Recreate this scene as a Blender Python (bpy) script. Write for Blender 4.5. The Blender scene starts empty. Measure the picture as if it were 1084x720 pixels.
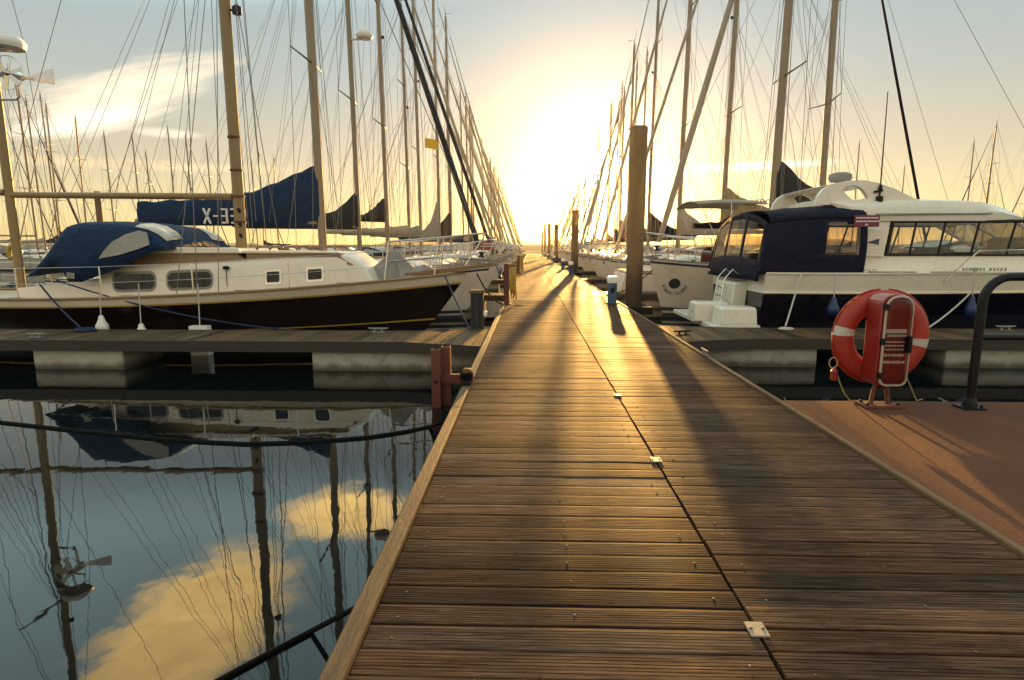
import bpy, bmesh, math, random
from mathutils import Vector, Matrix
R = math.radians
PI = math.pi
rnd = random.Random(7)
scene = bpy.context.scene
col = scene.collection

# ------------------------------------------------------------------ camera
FPX, W0, H0 = 620.0, 1084.0, 720.0
YAW, PITCH, CAMH = R(1.73), R(8.98), 1.25
cam_d = bpy.data.cameras.new('camera')
cam = bpy.data.objects.new('camera', cam_d)
col.objects.link(cam)
cam.location = (0, 0, CAMH)
cam.rotation_euler = (PI / 2 - PITCH, 0, YAW)
cam_d.sensor_width = 36.0
cam_d.lens = 36.0 * FPX / W0
cam_d.clip_end = 9000
cam_d.clip_start = 0.05
scene.camera = cam
_f = Vector((-math.sin(YAW) * math.cos(PITCH), math.cos(YAW) * math.cos(PITCH), -math.sin(PITCH)))
_r = Vector((math.cos(YAW), math.sin(YAW), 0))
_u = _r.cross(_f)


def ray(px, py):
    return (_f * FPX + _r * (px - W0 / 2) - _u * (py - H0 / 2)).normalized()


def at(px, py, Y):
    """the point in the place, on the vertical plane y = Y, that the photograph shows at a pixel (a measuring aid)"""
    d = ray(px, py)
    return Vector((0, 0, CAMH)) + d * (Y / d.y)


def azel(px, py, flip=False):
    d = ray(px, py)
    z = -d.z if flip else d.z
    return math.atan2(d.x, d.y), math.asin(z)


# ------------------------------------------------------------------ light
SUNDIR = ray(634, 182)
SUN_EL = math.asin(SUNDIR.z)
SUN_AZ = math.atan2(SUNDIR.x, SUNDIR.y)
sd = bpy.data.lights.new('sun', 'SUN')
sun = bpy.data.objects.new('sun', sd)
col.objects.link(sun)
sd.energy = 4.4
sd.angle = R(0.9)
sd.color = (1.0, 0.53, 0.135)
sun.rotation_euler = (-SUNDIR).to_track_quat('-Z', 'Y').to_euler()
sun.location = (40, 300, 60)

scene.view_settings.view_transform = 'Standard'
scene.view_settings.look = 'None'
scene.view_settings.exposure = 2.25
scene.view_settings.gamma = 1.0
scene.view_settings.use_curve_mapping = False
scene.cycles.use_denoising = True
scene.cycles.max_bounces = 8
scene.cycles.transparent_max_bounces = 12
scene.cycles.caustics_reflective = False
scene.cycles.caustics_refractive = False
scene.cycles.sample_clamp_indirect = 6.0

world = bpy.data.worlds.new('World')
scene.world = world
world.use_nodes = True


class NT:
    """short helper for building node trees"""
    def __init__(s, nt):
        s.nt, s.n, s.l = nt, nt.nodes, nt.links

    def new(s, t, **kw):
        nd = s.n.new(t)
        for k, v in kw.items():
            setattr(nd, k, v)
        return nd

    def put(s, sock, v):
        if v is None:
            return
        if hasattr(v, 'is_output'):
            s.l.new(v, sock)
        else:
            if sock.type == 'RGBA' and len(v) == 3:
                v = (*v, 1)
            sock.default_value = v

    def m(s, op, a, b=None, c=None, clamp=False):
        nd = s.new('ShaderNodeMath', operation=op, use_clamp=clamp)
        s.put(nd.inputs[0], a)
        s.put(nd.inputs[1], b)
        s.put(nd.inputs[2], c)
        return nd.outputs[0]

    def vm(s, op, a, b=None, out=0):
        nd = s.new('ShaderNodeVectorMath', operation=op)
        s.put(nd.inputs[0], a)
        if b is not None:
            if op == 'SCALE':
                s.put(nd.inputs[3], b)
            else:
                s.put(nd.inputs[1], b)
        return nd.outputs['Value'] if op in ('DOT_PRODUCT', 'LENGTH') else nd.outputs[0]

    def mix(s, f, a, b, blend='MIX'):
        nd = s.new('ShaderNodeMix', data_type='RGBA', blend_type=blend)
        s.put(nd.inputs[0], f)
        s.put(nd.inputs[6], a)
        s.put(nd.inputs[7], b)
        return nd.outputs[2]

    def noise(s, vec, scale, detail=3, rough=0.55, dist=0.0):
        nd = s.new('ShaderNodeTexNoise')
        s.put(nd.inputs['Vector'], vec)
        nd.inputs['Scale'].default_value = scale
        nd.inputs['Detail'].default_value = detail
        nd.inputs['Roughness'].default_value = rough
        nd.inputs['Distortion'].default_value = dist
        return nd.outputs['Fac']

    def ss(s, x, lo, hi):
        nd = s.new('ShaderNodeMapRange', interpolation_type='SMOOTHSTEP')
        s.put(nd.inputs[0], x)
        nd.inputs[1].default_value = lo
        nd.inputs[2].default_value = hi
        return nd.outputs[0]

    def xyz(s, x, y, z):
        nd = s.new('ShaderNodeCombineXYZ')
        s.put(nd.inputs[0], x)
        s.put(nd.inputs[1], y)
        s.put(nd.inputs[2], z)
        return nd.outputs[0]


def build_world():
    T = NT(world.node_tree)
    T.n.clear()
    tc = T.new('ShaderNodeTexCoord')
    d = T.vm('NORMALIZE', tc.outputs['Generated'])
    sep = T.new('ShaderNodeSeparateXYZ')
    T.put(sep.inputs[0], d)
    az = T.m('ARCTAN2', sep.outputs[0], sep.outputs[1])
    el = T.m('ARCSINE', sep.outputs[2])
    sky = T.new('ShaderNodeTexSky', sky_type='NISHITA')
    sky.sun_disc = False
    sky.sun_elevation = SUN_EL
    sky.sun_rotation = SUN_AZ
    sky.air_density = 1.0
    sky.dust_density = 2.2
    sky.ozone_density = 1.2
    sky.altitude = 0
    c = T.mix(1.0, sky.outputs[0], SKY_TINT, 'MULTIPLY')
    # the hazy air low over the harbour
    rp = T.new('ShaderNodeValToRGB')
    T.put(rp.inputs[0], T.m('DIVIDE', el, 0.5, clamp=True))
    cr_ = rp.color_ramp
    while len(cr_.elements) < len(LOWSKY):
        cr_.elements.new(0.5)
    for e_, (p_, q_) in zip(cr_.elements, LOWSKY):
        e_.position = p_
        e_.color = (*q_, 1)
    c = T.mix(1.0, c, T.vm('SCALE', rp.outputs[0], 4.2), 'ADD')
    # sky brightness added high up and, out of view behind, as fill
    hn = T.noise(T.vm('SCALE', d, 1.0), 2.6, 5, 0.55, 0.5)
    ea = T.m('ADD', el, T.m('MULTIPLY', 0.12, T.m('ABSOLUTE', T.m('SUBTRACT', az, SUN_AZ))))
    up = T.m('MULTIPLY', T.ss(ea, 0.385, 0.50), T.m('SUBTRACT', 1.0, T.m('MULTIPLY', T.ss(el, 0.65, 1.0), 0.75)))
    bk = T.ss(sep.outputs[1], 0.15, -0.45)
    c = T.mix(1.0, c, T.vm('SCALE', HIGH, T.m('MULTIPLY', T.m('MULTIPLY', up, T.m('SUBTRACT', 1.0, bk)), T.m('ADD', 0.55, T.m('MULTIPLY', hn, 0.9)))), 'ADD')
    c = T.mix(1.0, c, T.vm('SCALE', FILL_BEHIND, T.m('MULTIPLY', bk, T.m('ADD', 0.5, hn))), 'ADD')
    # aureole round the sun
    cs = T.m('MAXIMUM', T.vm('DOT_PRODUCT', d, tuple(SUNDIR)), 0.0)
    for p, colr in AUREOLE:
        c = T.mix(1.0, c, T.vm('SCALE', colr, T.m('POWER', cs, p)), 'ADD')
    # clouds: wind-drawn patches at fixed places in the sky
    av = T.xyz(az, T.m('MULTIPLY', el, 3.2), 0.0)
    n1 = T.noise(av, 9.0, 6, 0.62, 0.6)
    n2 = T.noise(av, 34.0, 4, 0.6, 0.3)
    nn = T.m('ADD', T.m('MULTIPLY', T.m('SUBTRACT', n1, 0.5), 1.5), T.m('MULTIPLY', T.m('SUBTRACT', n2, 0.5), 0.55))
    aw = T.xyz(T.m('ADD', az, T.m('MULTIPLY', el, 0.9)), T.m('MULTIPLY', T.m('SUBTRACT', el, T.m('MULTIPLY', az, 0.36)), 9.0), 0.0)
    n3 = T.noise(aw, 5.5, 6, 0.6, 0.25)
    n4 = T.noise(aw, 26.0, 4, 0.6, 0.2)
    nw = T.m('ADD', T.m('MULTIPLY', T.m('SUBTRACT', n3, 0.5), 1.6), T.m('MULTIPLY', T.m('SUBTRACT', n4, 0.5), 0.5))
    for (ca, ce, ha, he, rot, k, colr, lo, hi) in CLOUDS:
        da = T.m('SUBTRACT', az, ca)
        de = T.m('SUBTRACT', el, ce)
        cr, sr = math.cos(rot), math.sin(rot)
        u = T.m('DIVIDE', T.m('ADD', T.m('MULTIPLY', da, cr), T.m('MULTIPLY', de, sr)), ha)
        v = T.m('DIVIDE', T.m('SUBTRACT', T.m('MULTIPLY', de, cr), T.m('MULTIPLY', da, sr)), he)
        q = T.m('SQRT', T.m('ADD', T.m('MULTIPLY', u, u), T.m('MULTIPLY', v, v)))
        q = T.m('ADD', q, T.m('MULTIPLY', nn if k > 0 else nw, abs(k)))
        mask = T.ss(q, hi, lo)
        shade = T.m('ADD', 0.55, T.m('MULTIPLY', n1 if k > 0 else n3, 0.9))
        c = T.mix(mask, c, T.vm('SCALE', colr, shade))
    bg = T.new('ShaderNodeBackground')
    T.put(bg.inputs[0], c)
    bg.inputs[1].default_value = 0.05
    out = T.new('ShaderNodeOutputWorld')
    T.l.new(bg.outputs[0], out.inputs[0])


def _cl(px, py, wx, wy, rot, k, colr, lo=0.35, hi=1.05, flip=False):
    a, e = azel(px, py, flip)
    return (a, e, wx / FPX, wy / FPX, rot, k, colr, lo, hi)


SKY_TINT = (0.04, 0.042, 0.05)
LOWSKY = [(0.0, (0.98, 0.74, 0.29)), (0.10, (0.95, 0.77, 0.39)), (0.28, (0.68, 0.60, 0.42)), (0.48, (0.49, 0.53, 0.48)), (0.70, (0.38, 0.49, 0.50)), (1.0, (0.33, 0.44, 0.48))]
HIGH = (2.9, 4.2, 4.1)
FILL_BEHIND = (2.3, 1.9, 1.35)
AUREOLE = [(2500, (60, 45, 25)), (260, (5.0, 4.2, 3.4)), (60, (0.75, 0.6, 0.55)), (12, (0.12, 0.05, 0.05))]
GOLD = (27.0, 17.5, 6.2)
CLOUDS = [
    _cl(135, 100, 112, 27, 0.40, -0.9, (5.3, 4.6, 3.4), 0.25, 1.0),
    _cl(90, 128, 75, 12, 0.30, -0.6, (6.2, 5.5, 4.3), 0.25, 1.0),
    _cl(176, 141, 34, 5, 0.0, 0.5, (4.4, 4.0, 3.1)),
    _cl(775, 177, 105, 5, 0.0, 0.6, (7.5, 6.3, 4.6)),
    _cl(150, 175, 190, 6, 0.02, 0.9, (4.1, 3.3, 2.0)),
    _cl(60, 204, 200, 6, 0.0, 0.9, (4.1, 3.2, 1.8)),
    _cl(205, 668, 118, 62, -0.32, 0.55, GOLD, 0.5, 1.0, flip=True),
    _cl(368, 543, 82, 30, 0.05, 0.5, GOLD, 0.5, 1.0, flip=True),
    _cl(640, 690, 240, 26, 0.1, 0.9, (9, 6.5, 3.5), flip=True),
]
build_world()

# ------------------------------------------------------------------ materials
MATS = {}


def mat(name, c, rough=0.5, metal=0.0, var=0.12, vscale=6.0, bump=0.0, bscale=40.0, stretch=None, c2=None, c2amt=0.5, spec=None, coat=0.0, sheen=0.0, stain=None, speck=0.0, bdist=0.01):
    """a procedural surface: base colour broken up by two noises, a roughness that varies and an optional bump"""
    if name in MATS:
        return MATS[name]
    m = bpy.data.materials.new(name)
    m.use_nodes = True
    T = NT(m.node_tree)
    b = T.n['Principled BSDF']
    tc = T.new('ShaderNodeTexCoord')
    vec = tc.outputs['Object']
    if stretch:
        mp = T.new('ShaderNodeMapping')
        T.put(mp.inputs[0], vec)
        mp.inputs['Scale'].default_value = stretch
        vec = mp.outputs[0]
    n = T.noise(vec, vscale, 5, 0.6, 0.3)
    n_ = T.noise(vec, vscale * 7.3, 3, 0.6)
    dark = tuple(x * (1 - 2 * var) for x in c)
    lite = tuple(min(1, x * (1 + 1.4 * var)) for x in c)
    cc = T.mix(T.m('ADD', T.m('MULTIPLY', n, 0.7), T.m('MULTIPLY', n_, 0.3)), dark, lite)
    if c2:
        st = T.noise(vec, vscale * 0.6, 6, 0.7, 0.8)
        cc = T.mix(T.m('MULTIPLY', T.ss(st, 0.5, 0.72), c2amt), cc, c2)
    if speck:
        sp_ = T.noise(tc.outputs['Object'], 130.0, 3, 0.7)
        cc = T.vm('SCALE', cc, T.m('ADD', 1.0 - speck, T.m('MULTIPLY', sp_, 2 * speck)))
    if stain:                                    # weed and wet: a growth line at a height of the object, with a ragged edge
        z0, z1, sc_, amt = stain
        sp = T.new('ShaderNodeSeparateXYZ')
        T.put(sp.inputs[0], tc.outputs['Object'])
        zz = T.m('ADD', sp.outputs[2], T.m('MULTIPLY', T.m('SUBTRACT', T.noise(tc.outputs['Object'], 5.0, 6, 0.7), 0.5), (z1 - z0) * 1.2))
        cc = T.mix(T.m('MULTIPLY', T.ss(zz, z1, z0), amt), cc, sc_)
    T.put(b.inputs['Base Color'], cc)
    T.put(b.inputs['Roughness'], T.m('ADD', rough - 0.08, T.m('MULTIPLY', n_, 0.16)))
    b.inputs['Metallic'].default_value = metal
    if spec is not None:
        b.inputs['Specular IOR Level'].default_value = spec
    if coat:
        b.inputs['Coat Weight'].default_value = coat
        b.inputs['Coat Roughness'].default_value = 0.08
    if sheen:
        b.inputs['Sheen Weight'].default_value = sheen
    if bump:
        bn = T.new('ShaderNodeBump')
        bn.inputs['Strength'].default_value = bump
        bn.inputs['Distance'].default_value = bdist
        T.put(bn.inputs['Height'], T.noise(vec, bscale, 4, 0.55, 0.6))
        T.put(b.inputs['Normal'], bn.outputs[0])
    MATS[name] = m
    return m


def glass(name, tint, gloss=0.9):
    if name in MATS:
        return MATS[name]
    m = bpy.data.materials.new(name)
    m.use_nodes = True
    T = NT(m.node_tree)
    T.n.clear()
    tr = T.new('ShaderNodeBsdfTransparent')
    gl = T.new('ShaderNodeBsdfGlossy')
    gl.inputs['Roughness'].default_value = 0.06
    tc = T.new('ShaderNodeTexCoord')
    n = T.noise(tc.outputs['Object'], 5.0, 4)
    T.put(tr.inputs[0], T.mix(n, tuple(t * 0.85 for t in tint), tint))
    fr = T.new('ShaderNodeFresnel')
    fr.inputs[0].default_value = 1.45
    mx = T.new('ShaderNodeMixShader')
    T.put(mx.inputs[0], T.m('MULTIPLY', fr.outputs[0], gloss))
    T.l.new(tr.outputs[0], mx.inputs[1])
    T.l.new(gl.outputs[0], mx.inputs[2])
    o = T.new('ShaderNodeOutputMaterial')
    T.l.new(mx.outputs[0], o.inputs[0])
    MATS[name] = m
    return m


def wood_deck(name, base, light, dark, rough=0.55, plank_axis=0, grooves=True):
    """weathered decking: a tint for each board from a vertex colour, long grain, fine anti-slip grooves, grime"""
    m = bpy.data.materials.new(name)
    m.use_nodes = True
    T = NT(m.node_tree)
    b = T.n['Principled BSDF']
    tc = T.new('ShaderNodeTexCoord')
    at_ = T.new('ShaderNodeAttribute', attribute_name='tint')
    tint = T.new('ShaderNodeSeparateColor')
    T.put(tint.inputs[0], at_.outputs['Color'])
    off = T.vm('SCALE', at_.outputs['Vector'], 37.0)
    pos = T.vm('ADD', tc.outputs['Object'], off)
    mp = T.new('ShaderNodeMapping')
    T.put(mp.inputs[0], pos)
    mp.inputs['Scale'].default_value = (1.2, 22, 22) if plank_axis == 0 else (22, 1.2, 22)
    grain = T.noise(mp.outputs[0], 2.2, 7, 0.68, 0.5)
    mp2 = T.new('ShaderNodeMapping')
    T.put(mp2.inputs[0], pos)
    mp2.inputs['Scale'].default_value = (2.5, 90, 90) if plank_axis == 0 else (90, 2.5, 90)
    fine = T.noise(mp2.outputs[0], 2.0, 4, 0.7)
    blot = T.noise(tc.outputs['Object'], 1.3, 5, 0.6, 0.4)
    spots = T.noise(tc.outputs['Object'], 14.0, 5, 0.7, 0.3)
    cc = T.mix(T.ss(grain, 0.30, 0.72), dark, base)
    cc = T.mix(T.m('MULTIPLY', T.ss(fine, 0.48, 0.70), 0.55), cc, light)
    cc = T.mix(T.m('MULTIPLY', T.ss(blot, 0.42, 0.75), 0.45), cc, tuple(x * 0.55 for x in dark))
    cc = T.mix(T.m('MULTIPLY', T.ss(spots, 0.58, 0.72), 0.5), cc, tuple(x * 0.7 for x in dark))
    bri = T.m('ADD', 0.42, T.m('MULTIPLY', tint.outputs[0], 1.16))
    cc = T.vm('SCALE', cc, bri)
    warm = T.mix(tint.outputs[1], (0.88, 0.96, 1.04, 1), (1.14, 1.0, 0.84, 1))
    cc = T.mix(1.0, cc, warm, 'MULTIPLY')
    T.put(b.inputs['Base Color'], cc)
    T.put(b.inputs['Roughness'], T.m('ADD', rough - 0.12, T.m('MULTIPLY', T.m('ADD', T.m('MULTIPLY', grain, 0.5), T.m('MULTIPLY', blot, 0.5)), 0.24)))
    b.inputs['Specular IOR Level'].default_value = 0.05
    b.inputs['Specular Tint'].default_value = (1.0, 0.6, 0.24, 1)
    h = T.m('ADD', T.m('MULTIPLY', grain, 0.6), T.m('MULTIPLY', fine, 0.7))
    if grooves:
        sp = T.new('ShaderNodeSeparateXYZ')
        T.put(sp.inputs[0], tc.outputs['Object'])
        gw = T.m('SINE', T.m('MULTIPLY', sp.outputs[1 if plank_axis == 0 else 0], 2 * PI / 0.0125))
        h = T.m('ADD', h, T.m('MULTIPLY', gw, 0.03))
    bn = T.new('ShaderNodeBump')
    bn.inputs['Strength'].default_value = 0.16
    bn.inputs['Distance'].default_value = 0.006
    T.put(bn.inputs['Height'], h)
    T.put(b.inputs['Normal'], bn.outputs[0])
    MATS[name] = m
    return m


def water_mat():
    m = bpy.data.materials.new('water')
    m.use_nodes = True
    T = NT(m.node_tree)
    b = T.n['Principled BSDF']
    b.inputs['Base Color'].default_value = (0.004, 0.006, 0.006, 1)
    b.inputs['Roughness'].default_value = 0.015
    b.inputs['IOR'].default_value = 1.42
    tc = T.new('ShaderNodeTexCoord')
    mp = T.new('ShaderNodeMapping')
    T.put(mp.inputs[0], tc.outputs['Object'])
    mp.inputs['Scale'].default_value = (1.0, 0.6, 1)
    n = T.noise(mp.outputs[0], 1.6, 2, 0.5, 0.4)
    n2 = T.noise(mp.outputs[0], 9.0, 2, 0.5, 0.2)
    bn = T.new('ShaderNodeBump')
    bn.inputs['Strength'].default_value = 0.05
    bn.inputs['Distance'].default_value = 0.05
    T.put(bn.inputs['Height'], T.m('ADD', n, T.m('MULTIPLY', n2, 0.10)))
    T.put(b.inputs['Normal'], bn.outputs[0])
    MATS['water'] = m
    return m


wood_deck('boards', (0.104, 0.060, 0.038), (0.22, 0.143, 0.096), (0.027, 0.015, 0.010), rough=0.62)
wood_deck('finger_boards', (0.125, 0.082, 0.047), (0.24, 0.165, 0.10), (0.05, 0.034, 0.02), plank_axis=1, grooves=False)
mat('trim_wood', (0.145, 0.09, 0.045), 0.7, var=0.35, vscale=3, stretch=(12, 0.8, 12), bump=0.6, bscale=12, c2=(0.06, 0.042, 0.024), c2amt=0.8, spec=0.2, speck=0.25)
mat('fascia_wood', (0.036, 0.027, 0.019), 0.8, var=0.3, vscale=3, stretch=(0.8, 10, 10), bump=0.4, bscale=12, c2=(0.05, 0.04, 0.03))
mat('concrete', (0.40, 0.37, 0.30), 0.85, var=0.16, vscale=2.5, bump=0.4, bscale=25, c2=(0.18, 0.16, 0.11), c2amt=0.7)
mat('float_concrete', (0.40, 0.37, 0.30), 0.85, var=0.18, vscale=2.5, bump=0.5, bscale=25, c2=(0.17, 0.15, 0.10), c2amt=0.75, stain=(0.02, 0.14, (0.045, 0.045, 0.02), 0.9))
mat('red_concrete', (0.125, 0.054, 0.030), 0.92, var=0.22, vscale=1.6, bump=0.7, bscale=70, c2=(0.085, 0.05, 0.036), c2amt=0.8, spec=0.1, speck=0.35)
mat('pile_steel', (0.20, 0.12, 0.055), 0.75, var=0.3, vscale=2, stretch=(4, 4, 0.4), bump=0.6, bscale=15, c2=(0.07, 0.042, 0.025), c2amt=0.8, stain=(1.7, 2.6, (0.03, 0.024, 0.016), 0.85), spec=0.3)
mat('black_steel', (0.006, 0.006, 0.007), 0.5, var=0.3, spec=0.25, bump=0.15, bscale=60)
mat('galvanised', (0.22, 0.21, 0.19), 0.5, metal=0.6, var=0.15)
mat('rust_red', (0.13, 0.034, 0.020), 0.7, var=0.25, vscale=4, bump=0.3, c2=(0.10, 0.04, 0.025))
mat('gelcoat', (0.72, 0.67, 0.56), 0.28, var=0.07, vscale=1.2, coat=0.3, stain=(0.06, 0.34, (0.36, 0.29, 0.16), 0.6), c2=(0.55, 0.50, 0.40), c2amt=0.35)
mat('gelcoat_cream', (0.70, 0.62, 0.48), 0.3, var=0.08, vscale=1.2, coat=0.3, c2=(0.46, 0.38, 0.26), c2amt=0.4, stain=(0.06, 0.34, (0.36, 0.29, 0.16), 0.6))
mat('gelcoat_cool', (0.66, 0.68, 0.68), 0.28, var=0.05, vscale=1.2, coat=0.3, c2=(0.5, 0.5, 0.46), c2amt=0.35)
mat('deck_grey', (0.50, 0.46, 0.38), 0.65, var=0.08, vscale=4)
mat('hull_black', (0.010, 0.006, 0.005), 0.22, var=0.2, vscale=1, coat=0.4)
mat('hull_navy', (0.004, 0.005, 0.011), 0.25, var=0.1, vscale=1, coat=0.4)
mat('antifoul', (0.03, 0.035, 0.06), 0.8, var=0.25, c2=(0.05, 0.06, 0.03))
mat('stripe_navy', (0.015, 0.025, 0.07), 0.35, var=0.1)
mat('stripe_gold', (0.45, 0.28, 0.05), 0.4, var=0.1)
mat('varnish', (0.17, 0.075, 0.028), 0.35, var=0.25, vscale=3, stretch=(0.7, 8, 8), coat=0.4)
mat('teak', (0.26, 0.17, 0.085), 0.55, var=0.25, vscale=3, stretch=(0.7, 10, 10))
mat('mast_tan', (0.25, 0.165, 0.062), 0.45, var=0.15, vscale=3, stretch=(4, 4, 0.5))
mat('mast_alloy', (0.23, 0.18, 0.12), 0.42, metal=0.45, var=0.12, vscale=3, stretch=(4, 4, 0.5))
mat('mast_grey', (0.30, 0.26, 0.21), 0.45, metal=0.45, var=0.12, vscale=3, stretch=(4, 4, 0.5))
mat('wire', (0.16, 0.135, 0.10), 0.45, metal=0.5, var=0.1)
mat('steel', (0.55, 0.53, 0.49), 0.25, metal=0.9, var=0.08)
mat('cover_blue', (0.004, 0.024, 0.068), 0.8, var=0.25, vscale=3, bump=0.9, bscale=4.5, bdist=0.06, spec=0.3)
mat('cover_navy', (0.006, 0.008, 0.022), 0.85, var=0.22, vscale=3, bump=0.9, bscale=4.5, bdist=0.06, spec=0.2)
mat('cover_black', (0.012, 0.012, 0.014), 0.8, var=0.2, vscale=3, bump=0.9, bscale=4.5, bdist=0.06)
mat('cover_olive', (0.27, 0.20, 0.09), 0.8, var=0.2, vscale=3, bump=0.9, bscale=4.5, bdist=0.06)
mat('cover_grey', (0.26, 0.24, 0.21), 0.8, var=0.2, vscale=3, bump=0.9, bscale=4.5, bdist=0.06)
mat('cover_maroon', (0.12, 0.02, 0.022), 0.8, var=0.2, vscale=3, bump=0.9, bscale=4.5, bdist=0.06)
mat('sailcloth', (0.34, 0.28, 0.20), 0.8, var=0.12, vscale=2, stretch=(6, 6, 0.8), bump=0.4, bscale=6)
mat('window_dark', (0.009, 0.010, 0.009), 0.14, var=0.4, vscale=4, spec=0.3)
mat('vinyl_grey', (0.25, 0.25, 0.23), 0.25, var=0.35, vscale=3, coat=0.3)
mat('vinyl_painted_sky', (0.52, 0.47, 0.38), 0.22, var=0.25, vscale=4, coat=0.3)  # opaque; the sky seen through clear vinyl is put into its colour
glass('clear_vinyl', (0.92, 0.86, 0.70))
glass('cabin_glass', (0.90, 0.89, 0.84), 0.7)
glass('cover_glass', (0.55, 0.46, 0.40), 0.8)
glass('door_glass', (0.80, 0.72, 0.68), 0.6)
mat('rubber', (0.015, 0.015, 0.015), 0.7, var=0.2)
mat('fender_white', (0.72, 0.68, 0.60), 0.45, var=0.08, c2=(0.4, 0.36, 0.28), c2amt=0.4)
mat('fender_blue', (0.008, 0.022, 0.085), 0.45, var=0.15)
mat('rope_dark', (0.009, 0.008, 0.007), 0.95, spec=0.1, var=0.3, vscale=40, bump=0.6, bscale=120)
mat('rope_blue', (0.012, 0.025, 0.07), 0.9, var=0.3, vscale=40, bump=0.6, bscale=120)
mat('rope_white', (0.50, 0.46, 0.38), 0.9, var=0.2, vscale=40, bump=0.6, bscale=120)
mat('rope_yellow', (0.32, 0.24, 0.08), 0.85, var=0.2, vscale=40)
mat('hose_yellow', (0.42, 0.27, 0.03), 0.5, var=0.15)
mat('post_blue', (0.045, 0.11, 0.19), 0.6, var=0.25, c2=(0.1, 0.11, 0.12))
mat('white_plastic', (0.75, 0.72, 0.66), 0.4, var=0.06)
mat('buoy_red', (0.36, 0.026, 0.009), 0.55, var=0.2, vscale=5, bump=0.2, c2=(0.26, 0.025, 0.012), c2amt=0.7, speck=0.15)
mat('housing_red', (0.24, 0.011, 0.008), 0.42, var=0.22, vscale=4, coat=0.3)
mat('panel_red', (0.24, 0.014, 0.012), 0.5, var=0.15)
mat('tape_silver', (0.50, 0.46, 0.40), 0.5, var=0.1)
mat('rim_clear', (0.42, 0.34, 0.26), 0.3, var=0.1)
mat('ink_white', (0.75, 0.70, 0.66), 0.6, var=0.03)
mat('ink_dark', (0.02, 0.02, 0.03), 0.6, var=0.03)
mat('sign_maroon', (0.16, 0.012, 0.035), 0.45, var=0.1)
mat('plate_steel', (0.34, 0.26, 0.17), 0.55, metal=0.3, var=0.25, vscale=20, c2=(0.15, 0.09, 0.05))
mat('screw', (0.14, 0.115, 0.085), 0.6, metal=0.3, var=0.1)
mat('stone', (0.28, 0.25, 0.21), 0.9, var=0.2, vscale=0.4)
mat('hill_green', (0.075, 0.085, 0.045), 0.9, var=0.3, vscale=0.02, bump=0.3, bscale=0.2)
mat('weed', (0.03, 0.035, 0.015), 0.9, var=0.3, bump=0.5)
mat('flag_yellow', (0.65, 0.40, 0.02), 0.7, var=0.1)
water_mat()

# ------------------------------------------------------------------ mesh builder


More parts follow.
